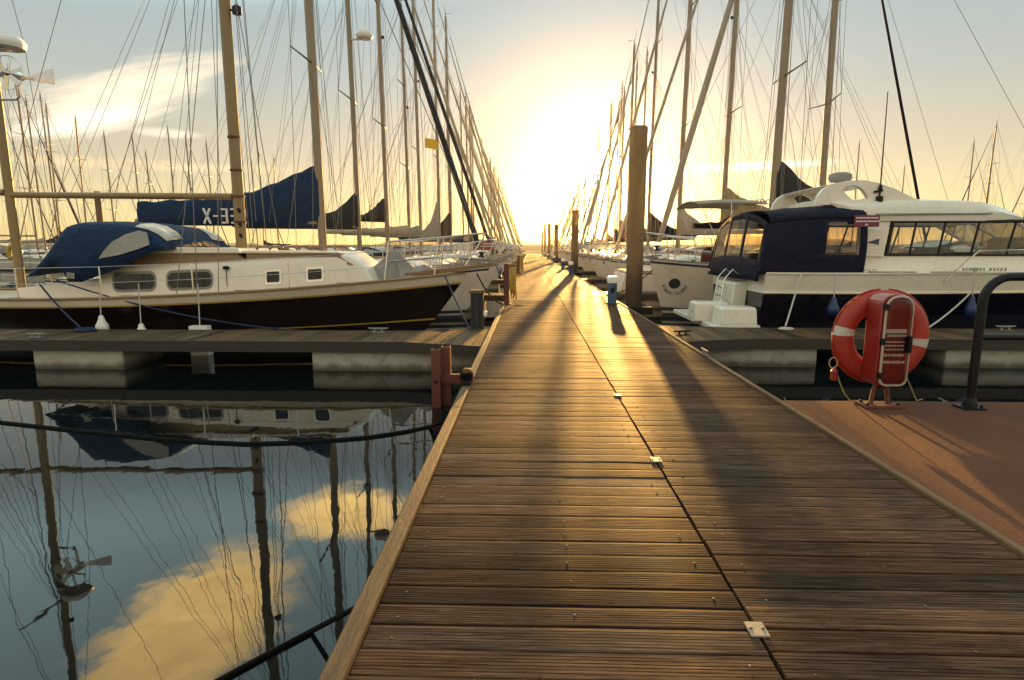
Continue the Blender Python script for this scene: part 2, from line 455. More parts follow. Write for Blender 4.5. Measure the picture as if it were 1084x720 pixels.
class MB:
    def __init__(s):
        s.v, s.f, s.mi, s.tint = [], [], [], []

    def add(s, vs, fs, mi=0, tint=None):
        o = len(s.v)
        s.v.extend([tuple(p) for p in vs])
        for f in fs:
            s.f.append(tuple(i + o for i in f))
            s.mi.append(mi)
        s.tint.extend([tint or (0.5, 0.5, 0.5)] * len(vs))

    def box(s, c, d, mi=0, rz=0.0, ry=0.0, tint=None, ch=0.0):
        """a box; ch chamfers its upper edges"""
        x, y, z = d[0] / 2, d[1] / 2, d[2] / 2
        if ch:
            a = [(-x, -y, -z), (x, -y, -z), (x, y, -z), (-x, y, -z), (-x, -y, z - ch), (x, -y, z - ch), (x, y, z - ch), (-x, y, z - ch),
                 (-x + ch, -y + ch, z), (x - ch, -y + ch, z), (x - ch, y - ch, z), (-x + ch, y - ch, z)]
            f = [(0, 3, 2, 1), (0, 1, 5, 4), (1, 2, 6, 5), (2, 3, 7, 6), (3, 0, 4, 7), (4, 5, 9, 8), (5, 6, 10, 9), (6, 7, 11, 10), (7, 4, 8, 11), (8, 9, 10, 11)]
        else:
            a = [(-x, -y, -z), (x, -y, -z), (x, y, -z), (-x, y, -z), (-x, -y, z), (x, -y, z), (x, y, z), (-x, y, z)]
            f = [(0, 3, 2, 1), (4, 5, 6, 7), (0, 1, 5, 4), (1, 2, 6, 5), (2, 3, 7, 6), (3, 0, 4, 7)]
        M = Matrix.Translation(c) @ Matrix.Rotation(rz, 4, 'Z') @ Matrix.Rotation(ry, 4, 'Y')
        s.add([M @ Vector(p) for p in a], f, mi, tint)

    def board(s, x0, x1, yc, z, w, rz, ry, tint):
        """a decking board with worn anti-slip ribs along it, cut from one profile"""
        rg = random.Random(int((yc + 9) * 5077) + int(x0 * 31))
        dpt = rg.choice((0.0012, 0.002, 0.0028, 0.0034))
        pr = [(-w / 2, -0.04), (-w / 2, -0.004), (-w / 2 + 0.003, -0.0008)]
        n = 7
        rw = (w - 0.012) / n
        for i in range(n):
            a = -w / 2 + 0.006 + rw * i
            if i:
                d_ = dpt * rg.uniform(0.5, 1.2)
                pr += [(a - 0.0022, 0.0), (a - 0.0008, -d_), (a + 0.0012, -d_), (a + 0.0026, -0.0002)]
        pr += [(w / 2 - 0.003, -0.0008), (w / 2, -0.004), (w / 2, -0.04)]
        k = 5
        rings = []
        xm = (x0 + x1) / 2
        for i in range(k + 1):
            x = x0 + (x1 - x0) * i / k
            wob, wz = rg.uniform(-0.0012, 0.0012), rg.uniform(-0.0008, 0.0008)
            rings.append([(x, yc + b + (x - xm) * rz + (wob if abs(b) > w * 0.45 else wob * 0.5), z + c + wz - (x - xm) * ry) for b, c in pr])
        o = len(s.v)
        s.loft(rings)
        for i in range(o, len(s.v)):
            s.tint[i] = tint

    def tube(s, pts, r, n=6, mi=0, closed=False, flat=1.0):
        pts = [Vector(p) for p in pts]
        k = len(pts)
        rs = r if isinstance(r, (list, tuple)) else [r] * k
        d0 = (pts[1] - pts[0]).normalized()
        up = Vector((0, 0, 1)) if abs(d0.z) < 0.9 else Vector((1, 0, 0))
        nrm = (up - d0 * up.dot(d0)).normalized()
        vs, fs = [], []
        for i, p in enumerate(pts):
            if closed:
                d = (pts[(i + 1) % k] - pts[i - 1]).normalized()
            else:
                d = (pts[min(i + 1, k - 1)] - pts[max(i - 1, 0)])
                d = d.normalized() if d.length > 1e-9 else d0
            nrm = (nrm - d * nrm.dot(d))
            nrm = nrm.normalized() if nrm.length > 1e-6 else Vector((1, 0, 0))
            b = d.cross(nrm)
            for j in range(n):
                a = 2 * PI * j / n
                vs.append(p + (nrm * math.cos(a) + b * math.sin(a) * flat) * rs[i])
        for i in range(k if closed else k - 1):
            for j in range(n):
                a, b_ = i * n + j, i * n + (j + 1) % n
                c, d_ = ((i + 1) % k) * n + (j + 1) % n, ((i + 1) % k) * n + j
                fs.append((a, b_, c, d_))
        if not closed:
            fs.append(tuple(reversed(range(n))))
            fs.append(tuple((k - 1) * n + j for j in range(n)))
        s.add(vs, fs, mi)

    def loft(s, rings, mi=0, closed=True, caps=(True, True)):
        n = len(rings[0])
        vs = [p for r_ in rings for p in r_]
        fs = []
        for i in range(len(rings) - 1):
            for j in range(n if closed else n - 1):
                fs.append((i * n + j, i * n + (j + 1) % n, (i + 1) * n + (j + 1) % n, (i + 1) * n + j))
        if caps[0]:
            fs.append(tuple(reversed(range(n))))
        if caps[1]:
            fs.append(tuple((len(rings) - 1) * n + j for j in range(n)))
        s.add(vs, fs, mi)

    def lathe(s, prof, c=(0, 0, 0), n=12, mi=0, axis='Z'):
        rings = []
        for (r_, h) in prof:
            ring = []
            for j in range(n):
                a = 2 * PI * j / n
                p = Vector((r_ * math.cos(a), r_ * math.sin(a), h))
                if axis == 'Y':
                    p = Vector((p.x, -p.z, p.y))
                elif axis == 'X':
                    p = Vector((p.z, p.x, p.y))
                ring.append(p + Vector(c))
            rings.append(ring)
        s.loft(rings, mi)

    def prism(s, poly, y0, y1, mi=0):
        """an outline in x, z extruded from y0 to y1"""
        s.loft([[(x, y0, z) for x, z in poly], [(x, y1, z) for x, z in poly]], mi)

    def build(s, name, mats, parent=None, smooth=None, loc=None, bevel=0.0):
        me = bpy.data.meshes.new(name)
        me.from_pydata(s.v, [], s.f)
        mats = mats if isinstance(mats, (list, tuple)) else [mats]
        for m_ in mats:
            me.materials.append(MATS[m_])
        if len(mats) > 1:
            me.polygons.foreach_set('material_index', s.mi)
        ca = me.color_attributes.new('tint', 'FLOAT_COLOR', 'POINT')
        ca.data.foreach_set('color', [x for t in s.tint for x in (*t, 1.0)])
        bm = bmesh.new()
        bm.from_mesh(me)
        bmesh.ops.recalc_face_normals(bm, faces=bm.faces)
        bm.to_mesh(me)
        bm.free()
        if smooth:
            me.polygons.foreach_set('use_smooth', [True] * len(me.polygons))
            me.set_sharp_from_angle(angle=R(smooth))
        o = bpy.data.objects.new(name, me)
        col.objects.link(o)
        if parent:
            o.parent = parent
        if loc:
            o.location = loc
        if bevel:
            b = o.modifiers.new('bevel', 'BEVEL')
            b.width = bevel
            b.segments = 2
            b.limit_method = 'ANGLE'
        return o


def tag(o, label=None, cat=None, group=None, kind=None):
    if label:
        o['label'] = label
    if cat:
        o['category'] = cat
    if group:
        o['group'] = group
    if kind:
        o['kind'] = kind
    return o


def thing(name, label, cat, loc=(0, 0, 0), rz=0.0, group=None):
    o = bpy.data.objects.new(name, None)
    o.empty_display_size = 0.2
    col.objects.link(o)
    o.location = loc
    o.rotation_euler = (0, 0, rz)
    return tag(o, label, cat, group)


def copy_tree(o, parent=None):
    c = o.copy()
    col.objects.link(c)
    c.parent = parent
    for ch in list(o.children):
        copy_tree(ch, c)
    return c


def rrect(w, h, r, n=5, cx=0.0, cz=0.0):
    p = []
    for (sx, sz, a0) in ((1, 1, 0), (-1, 1, 90), (-1, -1, 180), (1, -1, 270)):
        for i in range(n + 1):
            a = R(a0 + 90 * i / n)
            p.append((cx + sx * (w / 2 - r) + r * math.cos(a), cz + sz * (h / 2 - r) + r * math.sin(a)))
    return p


def sag(a, b, s, n=14):
    a, b = Vector(a), Vector(b)
    return [a.lerp(b, i / n) - Vector((0, 0, s * 4 * (i / n) * (1 - i / n))) for i in range(n + 1)]


def text_mesh(body, size, depth=0.004):
    """letters as a mesh in the x, z plane, facing -y, centred"""
    cu = bpy.data.curves.new('letters', 'FONT')
    cu.body = body
    cu.size = size
    cu.align_x, cu.align_y = 'CENTER', 'CENTER'
    cu.extrude = depth / 2
    o = bpy.data.objects.new('letters', cu)
    col.objects.link(o)
    dg = bpy.context.evaluated_depsgraph_get()
    me = bpy.data.meshes.new_from_object(o.evaluated_get(dg))
    bpy.data.objects.remove(o)
    me.transform(Matrix.Rotation(PI / 2, 4, 'X'))
    return me


def letters(body, size, m, parent, loc, rz=0.0, name='lettering', depth=0.004, ry=0.0):
    me = text_mesh(body, size, depth)
    me.materials.clear()
    me.materials.append(MATS[m])
    o = bpy.data.objects.new(name, me)
    col.objects.link(o)
    o.parent = parent
    o.location = loc
    o.rotation_euler = (0, ry, rz)
    return o


WL = -0.45            # water level; the boardwalk's top is z = 0

# ------------------------------------------------------------------ setting
mb = MB()
mb.add([(-1700, -600, WL), (1700, -600, WL), (1700, 1700, WL), (-1700, 1700, WL)], [(0, 1, 2, 3)])
tag(mb.build('water', 'water'), kind='structure')

# low hills along the far shore
mb = MB()
rg = random.Random(3)
ph = [rg.uniform(0, 6) for _ in range(8)]


def ridge(a):
    return 9 + 5 * math.sin(a * 5 + ph[0]) + 3.5 * math.sin(a * 13 + ph[1]) + 1.6 * math.sin(a * 37 + ph[2]) + 1.0 * math.sin(a * 90 + ph[3])


n = 260
rings = []
for i in range(n + 1):
    a = R(-75) + R(150) * i / n
    h = max(2.0, ridge(a)) + rg.uniform(-0.6, 0.9)
    if 0.03 < a < 0.55:
        h += 9 * math.exp(-((a - 0.36) / 0.16) ** 2)
    p = []
    for (rr, z) in ((850, WL - 0.4), (858, WL + h * 0.35), (905, WL + h * 0.8), (980, WL + h), (1150, WL + h * 0.9), (1500, WL - 0.4)):
        p.append((rr * math.sin(a), rr * math.cos(a), z))
    rings.append(p)
mb.loft(rings, 0, closed=False, caps=(False, False))
tag(mb.build('hills', 'hill_green', smooth=40), kind='structure')

# thin forward-scattering haze, added for the glow near the sun
HAZE = 0.00015
if HAZE:
    hm = bpy.data.materials.new('haze')
    hm.use_nodes = True
    T = NT(hm.node_tree)
    T.n.clear()
    pv = T.new('ShaderNodeVolumePrincipled')
    pv.inputs['Color'].default_value = (0.95, 0.90, 0.82, 1)
    pv.inputs['Density'].default_value = HAZE
    pv.inputs['Anisotropy'].default_value = 0.92
    o_ = T.new('ShaderNodeOutputMaterial')
    T.l.new(pv.outputs[0], o_.inputs['Volume'])
    MATS['haze'] = hm
    mb = MB()
    mb.box((0, 550, 14.0), (3500, 2400, 31.0))
    tag(mb.build('haze', 'haze'), kind='stuff')

# boardwalk: two panels of cross boards with a joint between, bearers beneath
XL, XJ, XR, YEND = -0.605, 0.754, 2.06, 113.0
PW = 0.118
mb = MB()
y = -4.0
k = 0
while y < YEND:
    for side in (0, 1):
        x0, x1 = (XL + 0.075, XJ - 0.006) if side == 0 else (XJ + 0.006, XR - 0.05)
        j = rnd.uniform(-0.0035, 0.0035)
        gap = rnd.choice((0.003, 0.005, 0.007, 0.009, 0.012, 0.016)) + rnd.uniform(-0.001, 0.001)
        t = (min(1, max(0, rnd.gauss(0.5, 0.2))), rnd.random(), rnd.random())
        near = y < 14
        yc_, zc_ = y + PW / 2 + j + (0.02 if side else 0), rnd.uniform(-0.0022, 0.0022)
        rz_, ry_ = rnd.uniform(-0.0014, 0.0014), rnd.uniform(-0.0012, 0.0012)
        if near:
            mb.board(x0 + rnd.uniform(0, 0.003), x1 - rnd.uniform(0, 0.003), yc_, zc_, PW - gap, rz_, ry_, t)
        else:
            mb.box(((x0 + x1) / 2, yc_, zc_ - 0.02), (x1 - x0, PW - gap, 0.04), rz=rz_, ry=ry_, tint=t)
    y += PW
walk = tag(mb.build('boardwalk_path', 'boards'), kind='structure')
mb = MB()
y = -4.0
while y < YEND:
    ln = rnd.uniform(3.2, 4.4)
    mb.box((XL + 0.0355, y + ln / 2, -0.005), (0.071, ln - 0.006, 0.06), ch=0.006)
    mb.box((XR - 0.0215, y + ln / 2, -0.006), (0.043, ln - 0.006, 0.055), ch=0.006)
    y += ln
mb.build('edge_trim', 'trim_wood', walk)
mb = MB()
for sx in (XL + 0.03, XJ, XR - 0.03):
    mb.box((sx, (YEND - 4) / 2, -0.13), (0.06, YEND + 4, 0.16))
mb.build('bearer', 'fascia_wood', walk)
mb = MB()
y = -2
while y < YEND:
    for sx in (XL + 0.7, XR - 0.6):
        mb.box((sx, y + 1.5, -0.36), (0.95, 2.4, 0.36))
    y += 4.2
mb.build('float', 'concrete', walk)
mb = MB()
for i in range(-20, 110):
    for xs in (XL + 0.16, 0.16, XJ - 0.09, XJ + 0.10, 1.4, XR - 0.14):
        yy = i * PW + PW * 0.5
        if xs in (0.16, 1.4) or rnd.random() < 0.75:
            if rnd.random() < 0.7:
                mb.lathe([(0.0045, 0.001), (0.0045, 0.0045), (0.003, 0.0052)], (xs + rnd.uniform(-0.006, 0.006), yy + rnd.uniform(-0.02, 0.02), 0), 6)
mb.build('screw_heads', 'screw', walk)

# reddish concrete landing on the right
mb = MB()
x0, x1, y0, y1 = XR + 0.006, 9.5, -4.0, 4.86
nx, ny = 30, 30
vs = [(x0 + (x1 - x0) * i / nx, y0 + (y1 - y0) * j / ny, -0.022 + rnd.uniform(-0.002, 0.002)) for j in range(ny + 1) for i in range(nx + 1)]
fs = [(j * (nx + 1) + i, j * (nx + 1) + i + 1, (j + 1) * (nx + 1) + i + 1, (j + 1) * (nx + 1) + i) for j in range(ny) for i in range(nx)]
mb.add(vs, fs)
mb.box(((x0 + x1) / 2, (y0 + y1) / 2, -0.32), (x1 - x0 - 0.004, y1 - y0 - 0.004, 0.58))
tag(mb.build('concrete_pavement', 'red_concrete'), kind='structure')

# ------------------------------------------------------------------ finger pontoons


def finger(side, y0, y1, length, label, detail=True, group=None, floats=None):
    """side -1 runs left of the boardwalk, +1 right of it; widens into a gusset at the boardwalk"""
    xe = XL - 0.012 if side < 0 else XR + 0.012
    yc = (y0 + y1) / 2
    root = thing('finger_pontoon', label, 'pontoon', (xe, yc, WL), 0, group)
    H = -WL - 0.03
    w = y1 - y0
    bw = 0.145

    def half(dx):
        return w / 2 + (0.32 * (1 - dx / 1.1) if (dx < 1.1 and detail) else 0)
    mb = MB()
    d = 0.0
    while d < length:
        a, b = d + 0.004, d + bw - 0.004
        ha, hb_ = half(a) - 0.04, half(b) - 0.04
        j = rnd.uniform(-0.004, 0.004)
        z0, z1 = H - 0.035, H + j * 0.4
        t = (min(1, max(0, rnd.gauss(0.5, 0.2))), rnd.random(), rnd.random())
        X0, X1 = side * a, side * b
        mb.add([(X0, -ha, z0), (X1, -hb_, z0), (X1, hb_, z0), (X0, ha, z0), (X0, -ha, z1), (X1, -hb_, z1), (X1, hb_, z1), (X0, ha, z1)],
               [(0, 3, 2, 1), (4, 5, 6, 7), (0, 1, 5, 4), (1, 2, 6, 5), (2, 3, 7, 6), (3, 0, 4, 7)], 0, t)
        d += bw
    mb.build('deck_boards', 'finger_boards', root)
    mb = MB()
    for s in (-1, 1):
        if detail:
            a, b = (0, s * (half(0) - 0.02)), (side * 1.1, s * (w / 2 - 0.02))
            dx, dy = b[0] - a[0], b[1] - a[1]
            mb.box(((a[0] + b[0]) / 2, (a[1] + b[1]) / 2, H - 0.07), (math.hypot(dx, dy), 0.04, 0.15), rz=math.atan2(dy, dx))
            mb.box((side * (1.1 + length) / 2, s * (w / 2 - 0.018), H - 0.07), (length - 1.1, 0.04, 0.15))
        else:
            mb.box((side * length / 2, s * (w / 2 - 0.018), H - 0.07), (length, 0.04, 0.15))
    mb.box((side * (length + 0.02), 0, H - 0.07), (0.04, w, 0.15))
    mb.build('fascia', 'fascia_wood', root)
    fl_, d = [], (0.62 if side < 0 else 0.45)
    while d < length - 0.5:
        fl_.append((d, 1.6))
        d += 3.7 if side < 0 else 3.4
    for (d, ln) in (floats or fl_):
        mb = MB()
        mb.box((side * (d + ln / 2), 0, (H - 0.145) / 2 - 0.15), (ln, w - 0.16, H - 0.148 + 0.3))
        mb.build('float_block', 'float_concrete', root, bevel=0.025)
    return root


def cleat(p, rz, label, m='galvanised', s=1.0, group=None):
    root = thing('mooring_cleat', label, 'cleat', p, rz, group)
    mb = MB()
    for q in (-0.05 * s, 0.05 * s):
        mb.tube([(q, 0, 0), (q, 0, 0.045 * s)], [0.02 * s, 0.014 * s], 8)
    mb.box((0, 0, 0.005), (0.2 * s, 0.06 * s, 0.01))
    mb.build('base', m, root)
    mb = MB()
    mb.tube([(-0.14 * s, 0, 0.062 * s), (-0.08 * s, 0, 0.055 * s), (0.08 * s, 0, 0.055 * s), (0.14 * s, 0, 0.062 * s)], [0.009 * s, 0.015 * s, 0.015 * s, 0.009 * s], 8)
    mb.build('horn', m, root, smooth=50)
    return root


_fx = [(XL - 0.012) - at(p_, 380, 7.93).x for p_ in (505, 472, 458, 330, 130, 35)]
finger(-1, 7.85, 8.95, 11.5, 'nearest left finger pontoon, grey boards below the black ketch', floats=[(0.03, 0.42), (_fx[2], _fx[3] - _fx[2]), (_fx[4], _fx[5] - _fx[4]), (_fx[5] + 2.6, 1.5)])
finger(1, 8.3, 9.45, 11.0, 'nearest right finger pontoon behind the red lifebuoy')

# ------------------------------------------------------------------ boats


def q3(a, b, c, t):
    """quadratic through a at 0, b at 0.5, c at 1"""
    return a * (1 - t) * (1 - 2 * t) + 4 * b * t * (1 - t) + c * t * (2 * t - 1)


class Hull:
    def __init__(s, L, B, fb, oh_b=0.9, oh_s=0.2, ws=0.72, draft=0.5, tm=0.42, vb=0.5):
        s.L, s.B, s.fb, s.oh_b, s.oh_s, s.ws, s.draft, s.tm, s.vb = L, B, fb, oh_b, oh_s, ws, draft, tm, vb

    def sheer(s, t):
        return q3(*s.fb, t)

    def hb(s, t):
        if t < s.tm:
            f = s.ws + (1 - s.ws) * math.sin(PI / 2 * t / s.tm)
        else:
            f = (1 - ((t - s.tm) / (1 - s.tm)) ** 2.3) ** 0.92 if t < 0.9999 else 0
        return max(0.012, s.B / 2 * f)

    def t_of(s, x):
        return min(1, max(0, (x + s.L / 2) / s.L))

    def pt(s, t, z, side):
        sh = s.sheer(t)
        q = max(0.0, min(1.0, (z + s.draft) / (sh + s.draft)))
        e = 0.22 + s.vb * t * t
        yy = s.hb(t) * (q ** e)
        xb = s.L / 2 - s.oh_b * (1 - q) ** 1.1
        xs = -s.L / 2 + s.oh_s * (1 - q)
        return Vector((xs + t * (xb - xs), side * yy, z))

    def surf(s, x, z, side, off=0.0):
        """the point on the side at height z whose x is the one asked for, pushed out by off"""
        t = s.t_of(x)
        for _ in range(8):
            t = min(1, max(0, t + (x - s.pt(t, z, 1).x) / s.L))
        p = s.pt(t, z, side)
        p.y += side * off
        return p

    def mesh(s, qs, bands, n=24):
        mb = MB()
        lv = [-s.draft, -s.draft * 0.55, -0.1]
        for side in (1, -1):
            rings = []
            for i in range(n + 1):
                t = i / n
                t = 1 - (1 - t) ** 1.25
                sh = s.sheer(t)
                rings.append([s.pt(t, z, side) for z in lv] + [s.pt(t, q * sh, side) for q in qs])
            m_ = len(rings[0])
            for j in range(m_ - 1):
                mi = 1 if j < 3 else bands[j - 3]
                mb.loft([[r_[j], r_[j + 1]] for r_ in rings], mi, closed=False, caps=(False, False))
        zs = lv + [q * s.sheer(0) for q in qs]
        for j in range(len(zs) - 1):
            mi = 1 if j < 3 else bands[j - 3]
            a, b, c, d = s.pt(0, zs[j], 1), s.pt(0, zs[j], -1), s.pt(0, zs[j + 1], -1), s.pt(0, zs[j + 1], 1)
            mb.add([a, b, c, d], [(0, 1, 2, 3)], mi)
        return mb

    def deck(s, drop=0.03, camber=0.05, n=24):
        mb = MB()
        rings = []
        for i in range(n + 1):
            t = 1 - (1 - i / n) ** 1.25
            sh = s.sheer(t) - drop
            a, b = s.pt(t, sh, 1), s.pt(t, sh, -1)
            rings.append([a] + [a.lerp(b, u) + Vector((0, 0, camber * 4 * u * (1 - u))) for u in (0.25, 0.5, 0.75)] + [b])
        mb.loft(rings, 0, closed=False, caps=(False, False))
        return mb

    def rail(s, r=0.018, up=0.015, inset=0.0, t0=0.0, t1=0.995, n=20):
        mb = MB()
        for side in (1, -1):
            pts = []
            for i in range(n + 1):
                t = t0 + (t1 - t0) * i / n
                p = s.pt(t, s.sheer(t), side)
                p.y -= side * inset
                p.z += up
                pts.append(p)
            mb.tube(pts, r, 5)
        return mb


STD_Q = [0.0, 0.07, 0.11, 0.17, 0.21, 0.45, 0.72, 0.93, 0.97, 1.0]
STD_B = [1, 0, 2, 0, 0, 0, 0, 2, 0]      # one band for each step of STD_Q: 0 topside, 1 antifoul, 2 stripe


class Coach:
    """a coachroof: width and height along x; side point (x, frac) for its windows"""
    def __init__(s, H, xa, xb, h, wf=0.62, slope=0.8, z_drop=0.03):
        s.H, s.xa, s.xb, s.h, s.wf, s.slope, s.zd = H, xa, xb, h, wf, slope, z_drop

    def w(s, x):
        return max(0.12, min(s.wf * s.H.B / 2, 0.74 * s.H.hb(s.H.t_of(x))))

    def hh(s, x):
        if x > s.xb - s.slope:
            u = (s.xb - x) / s.slope
            return s.h * (0.06 + 0.94 * math.sin(PI / 2 * min(1, max(0, u))))
        return s.h * (1 + 0.08 * (s.xb - s.slope - x) / max(0.1, s.xb - s.xa))

    def z0(s, x):
        return s.H.sheer(s.H.t_of(x)) - s.zd

    def mesh(s, n=14):
        mb = MB()
        rings = []
        for i in range(n + 1):
            x = s.xa + (s.xb - s.xa) * i / n
            w, h, z = s.w(x), s.hh(x), s.z0(x)
            half = [(w, -0.02), (w * 0.955, h * 0.78), (w * 0.90, h * 0.93), (w * 0.78, h), (w * 0.4, h * 1.07)]
            ring = [(x, a, z + b) for a, b in half] + [(x, 0, z + h * 1.09)] + [(x, -a, z + b) for a, b in reversed(half)]
            rings.append(ring)
        mb.loft(rings, 0)
        return mb

    def side(s, x, frac, sd, off=0.006):
        w, h, z = s.w(x), s.hh(x), s.z0(x)
        u = frac * 0.78
        return Vector((x, sd * (w + (w * 0.955 - w) * frac + off), z - 0.02 + (h * 0.78 + 0.02) * frac))

    def window(s, x0, x1, f0, f1, sd, r=0.3, off=0.006):
        """rounded pane lying on the side wall"""
        ln_, hi_ = abs(x1 - x0), (f1 - f0) * (s.h * 0.78 + 0.02)
        out = [(a / ln_, b / hi_) for a, b in rrect(ln_, hi_, r * min(ln_, hi_), 4)]
        return [s.side((x0 + x1) / 2 + (x1 - x0) * p[0], (f0 + f1) / 2 + (f1 - f0) * p[1], sd, off) for p in out]


def pane(mb, pts, mi=0):
    """a thin solid pane from a planar outline"""
    c = sum((Vector(p) for p in pts), Vector()) / len(pts)
    nn = (Vector(pts[0]) - c).cross(Vector(pts[len(pts) // 3]) - c).normalized() * 0.005
    mb.loft([[Vector(p) + nn for p in pts], [Vector(p) - nn for p in pts]], mi)


def rig(root, H, mx, zfoot, ztop, r, mmat, spreaders=2, fore=None, genoa=None, gr=0.06, stern_x=None, boom=None, wr=0.006, extra=True, radar=None,
        frac=1.0, lights=True, near=True, name='mast', rake=0.010, rigname='rigging', seed=0, tap=0.45, dec=0.18, chain=0.95):
    """mast with spreaders, wires, boom and furled headsail; boom = (length, z, cover material or None, peak, height)"""
    rg = random.Random(seed)
    hgt = ztop - zfoot

    def mp(z):
        return Vector((mx - rake * (z - zfoot), 0, z))
    mb = MB()
    pts = [mp(zfoot - 0.05), mp(zfoot + hgt * 0.5), mp(zfoot + hgt * 0.85), mp(ztop)]
    mb.tube(pts, [r, r, r * 0.92, r * 0.7], 10 if near else 7, flat=0.72)
    mast = mb.build(name, mmat, root, smooth=50)
    zs = [zfoot + hgt * f for f in ({1: [0.55], 2: [0.37, 0.69], 3: [0.27, 0.51, 0.76], 0: []}[spreaders])]
    mb = MB()
    sw = []
    for i, z in enumerate(zs):
        wd = H.B * (0.30 - 0.05 * i)
        sw.append(wd)
        mb = MB()
        p = mp(z)
        a_, b_ = Vector((-0.12, wd, 0.07)), Vector((-0.12, -wd, 0.07))
        mb.tube([p + a_, p + a_ * 0.04, p + b_ * 0.04, p + b_], [0.016, 0.028, 0.028, 0.016], 6)
        mb.build('spreader', mmat, mast, smooth=50)
    # wires
    mb = MB()
    t = H.t_of(mx - 0.1)
    cp = [Vector((mx - 0.12, sd * H.hb(t) * chain, H.sheer(t))) for sd in (1, -1)]
    for k, sd in enumerate((1, -1)):
        line = [cp[k]] + [mp(z) + Vector((-0.12, sd * w, 0.07)) for z, w in zip(zs, sw)] + [mp(zfoot + hgt * frac * 0.99)]
        for a, b in zip(line[:-1], line[1:]):
            mb.tube([a, b], wr, 4)
        if zs:
            mb.tube([cp[k] + Vector((-0.35, 0, 0)), mp(zs[0] - 0.05)], wr, 4)
            mb.tube([cp[k] + Vector((0.35, 0, 0)), mp(zs[0] - 0.05)], wr, 4)
            if len(zs) > 1:
                mb.tube([mp(zs[0]) + Vector((-0.12, sd * sw[0], 0.07)), mp(zs[1] - 0.05)], wr, 4)
    if stern_x is not None:
        zt_ = H.sheer(0) + 0.02
        b0 = mp(ztop - 0.05)
        if near:
            sp = Vector((stern_x + 1.2, 0, zt_ + 2.4))
            mb.tube([b0, sp], wr, 4)
            for sd in (1, -1):
                mb.tube([sp, Vector((stern_x + 0.1, sd * H.hb(0) * 0.8, zt_))], wr, 4)
        else:
            mb.tube([b0, Vector((stern_x + 0.1, 0, zt_))], wr, 4)
    if extra:
        for i in range(4 if near else 2):
            a = mp(ztop - rg.uniform(0.05, 0.4)) + Vector((rg.uniform(-0.08, 0.12), rg.uniform(-0.1, 0.1), 0))
            b = mp(zfoot + rg.uniform(0.0, 1.0)) + Vector((rg.uniform(-0.25, 0.5), rg.uniform(-0.35, 0.35), 0))
            mb.tube([a, b], wr * 0.8, 4)
    fo = None
    if fore is not None:
        fo = Vector((fore[0], 0, fore[1]))
        ft = mp(zfoot + hgt * frac * 0.985)
        mb.tube([fo, ft], wr, 4)
    if boom:
        bl, bz, cov, peak, ch_ = boom
        b0, b1 = mp(bz) - Vector((r, 0, 0)), Vector((mx - bl, 0, bz + 0.04))
        mb.tube([b1, mp(ztop - 0.1)], wr * 0.8, 4)
        mb.tube([b1.lerp(b0, 0.3), b1.lerp(b0, 0.34) - Vector((0, 0, bz - H.sheer(0.3) - 0.1))], wr, 4)
        if near:
            for fx in (0.25, 0.5, 0.75):
                for sd in (1, -1):
                    mb.tube([b0.lerp(b1, fx) + Vector((0, sd * 0.14, 0)), mp(zfoot + hgt * 0.6)], wr * 0.6, 3)
    mb.build(rigname, 'wire', root)
    if fo is not None and genoa:
        mb = MB()
        a, b = fo.lerp(ft, 0.035), fo.lerp(ft, 0.93)
        n = 10
        mb.tube([a.lerp(b, i / n) for i in range(n + 1)], [gr * (0.55 + 0.45 * math.sin(PI * min(1, (i / n) * 1.1 + 0.12)) ** 0.6) * (1.0 - 0.35 * i / n) for i in range(n + 1)], 8)
        fs = mb.build('furled_sail', genoa, root, smooth=60)
        mb = MB()
        p = fo.lerp(ft, 0.02)
        mb.lathe([(0.03, -0.06), (0.085, -0.055), (0.085, -0.03), (0.04, -0.02), (0.04, 0.03), (0.085, 0.04), (0.085, 0.06), (0.03, 0.07)], p, 10)
        mb.build('furling_drum', 'black_steel', fs, smooth=40)
    if boom:
        mb = MB()
        mb.tube([b0, b1], [0.06, 0.055], 8)
        bo = mb.build('boom', mmat, root, smooth=50)
        if cov:
            mb = MB()
            rings = []
            n = 22
            for i in range(n + 1):
                u = -0.02 + 1.0 * i / n
                c = b0.lerp(b1, u)
                hh = ch_ * (1 - tap * max(0, u)) + peak * math.exp(-(max(0, u) / dec) ** 1.25)
                wd = 0.13 * (1 - 0.35 * max(0, u)) * (1 if u > 0.04 else 0.8)
                z0_ = c.z - 0.10
                wob = 0.02 * math.sin(i * 2.1 + seed) + 0.012 * math.sin(i * 5.3)
                ring = []
                for j in range(12):
                    a = 2 * PI * j / 12
                    yy = wd * math.sin(a) * (1.0 if math.cos(a) < 0.2 else (0.75 if hh > 0.5 else 0.9))
                    zz = z0_ + (hh + wob) * (0.5 + 0.5 * math.cos(a))
                    ring.append((c.x, yy + 0.006 * math.sin(i * 1.7 + j), zz))
                rings.append(ring)
            mb.loft(rings)
            mb.build('sail_cover', cov, root, smooth=60)
    if lights:
        mb = MB()
        p = mp(ztop)
        mb.tube([p, p + Vector((0, 0, 0.25))], 0.012, 5)
        mb.tube([p + Vector((0, 0, 0.12)), p + Vector((0.35, 0, 0.16))], 0.01, 5)
        mb.tube([p, p + Vector((-0.1, 0.05, 0.7))], 0.006, 4)
        mb.build('masthead_gear', 'black_steel', mast)
        if near:
            mb = MB()
            mb.lathe([(0.02, 0), (0.05, 0.01), (0.05, 0.09), (0.02, 0.1)], mp(zfoot + hgt * 0.60) + Vector((r + 0.05, 0, 0)), 8)
            mb.build('steaming_light', 'black_steel', mast)
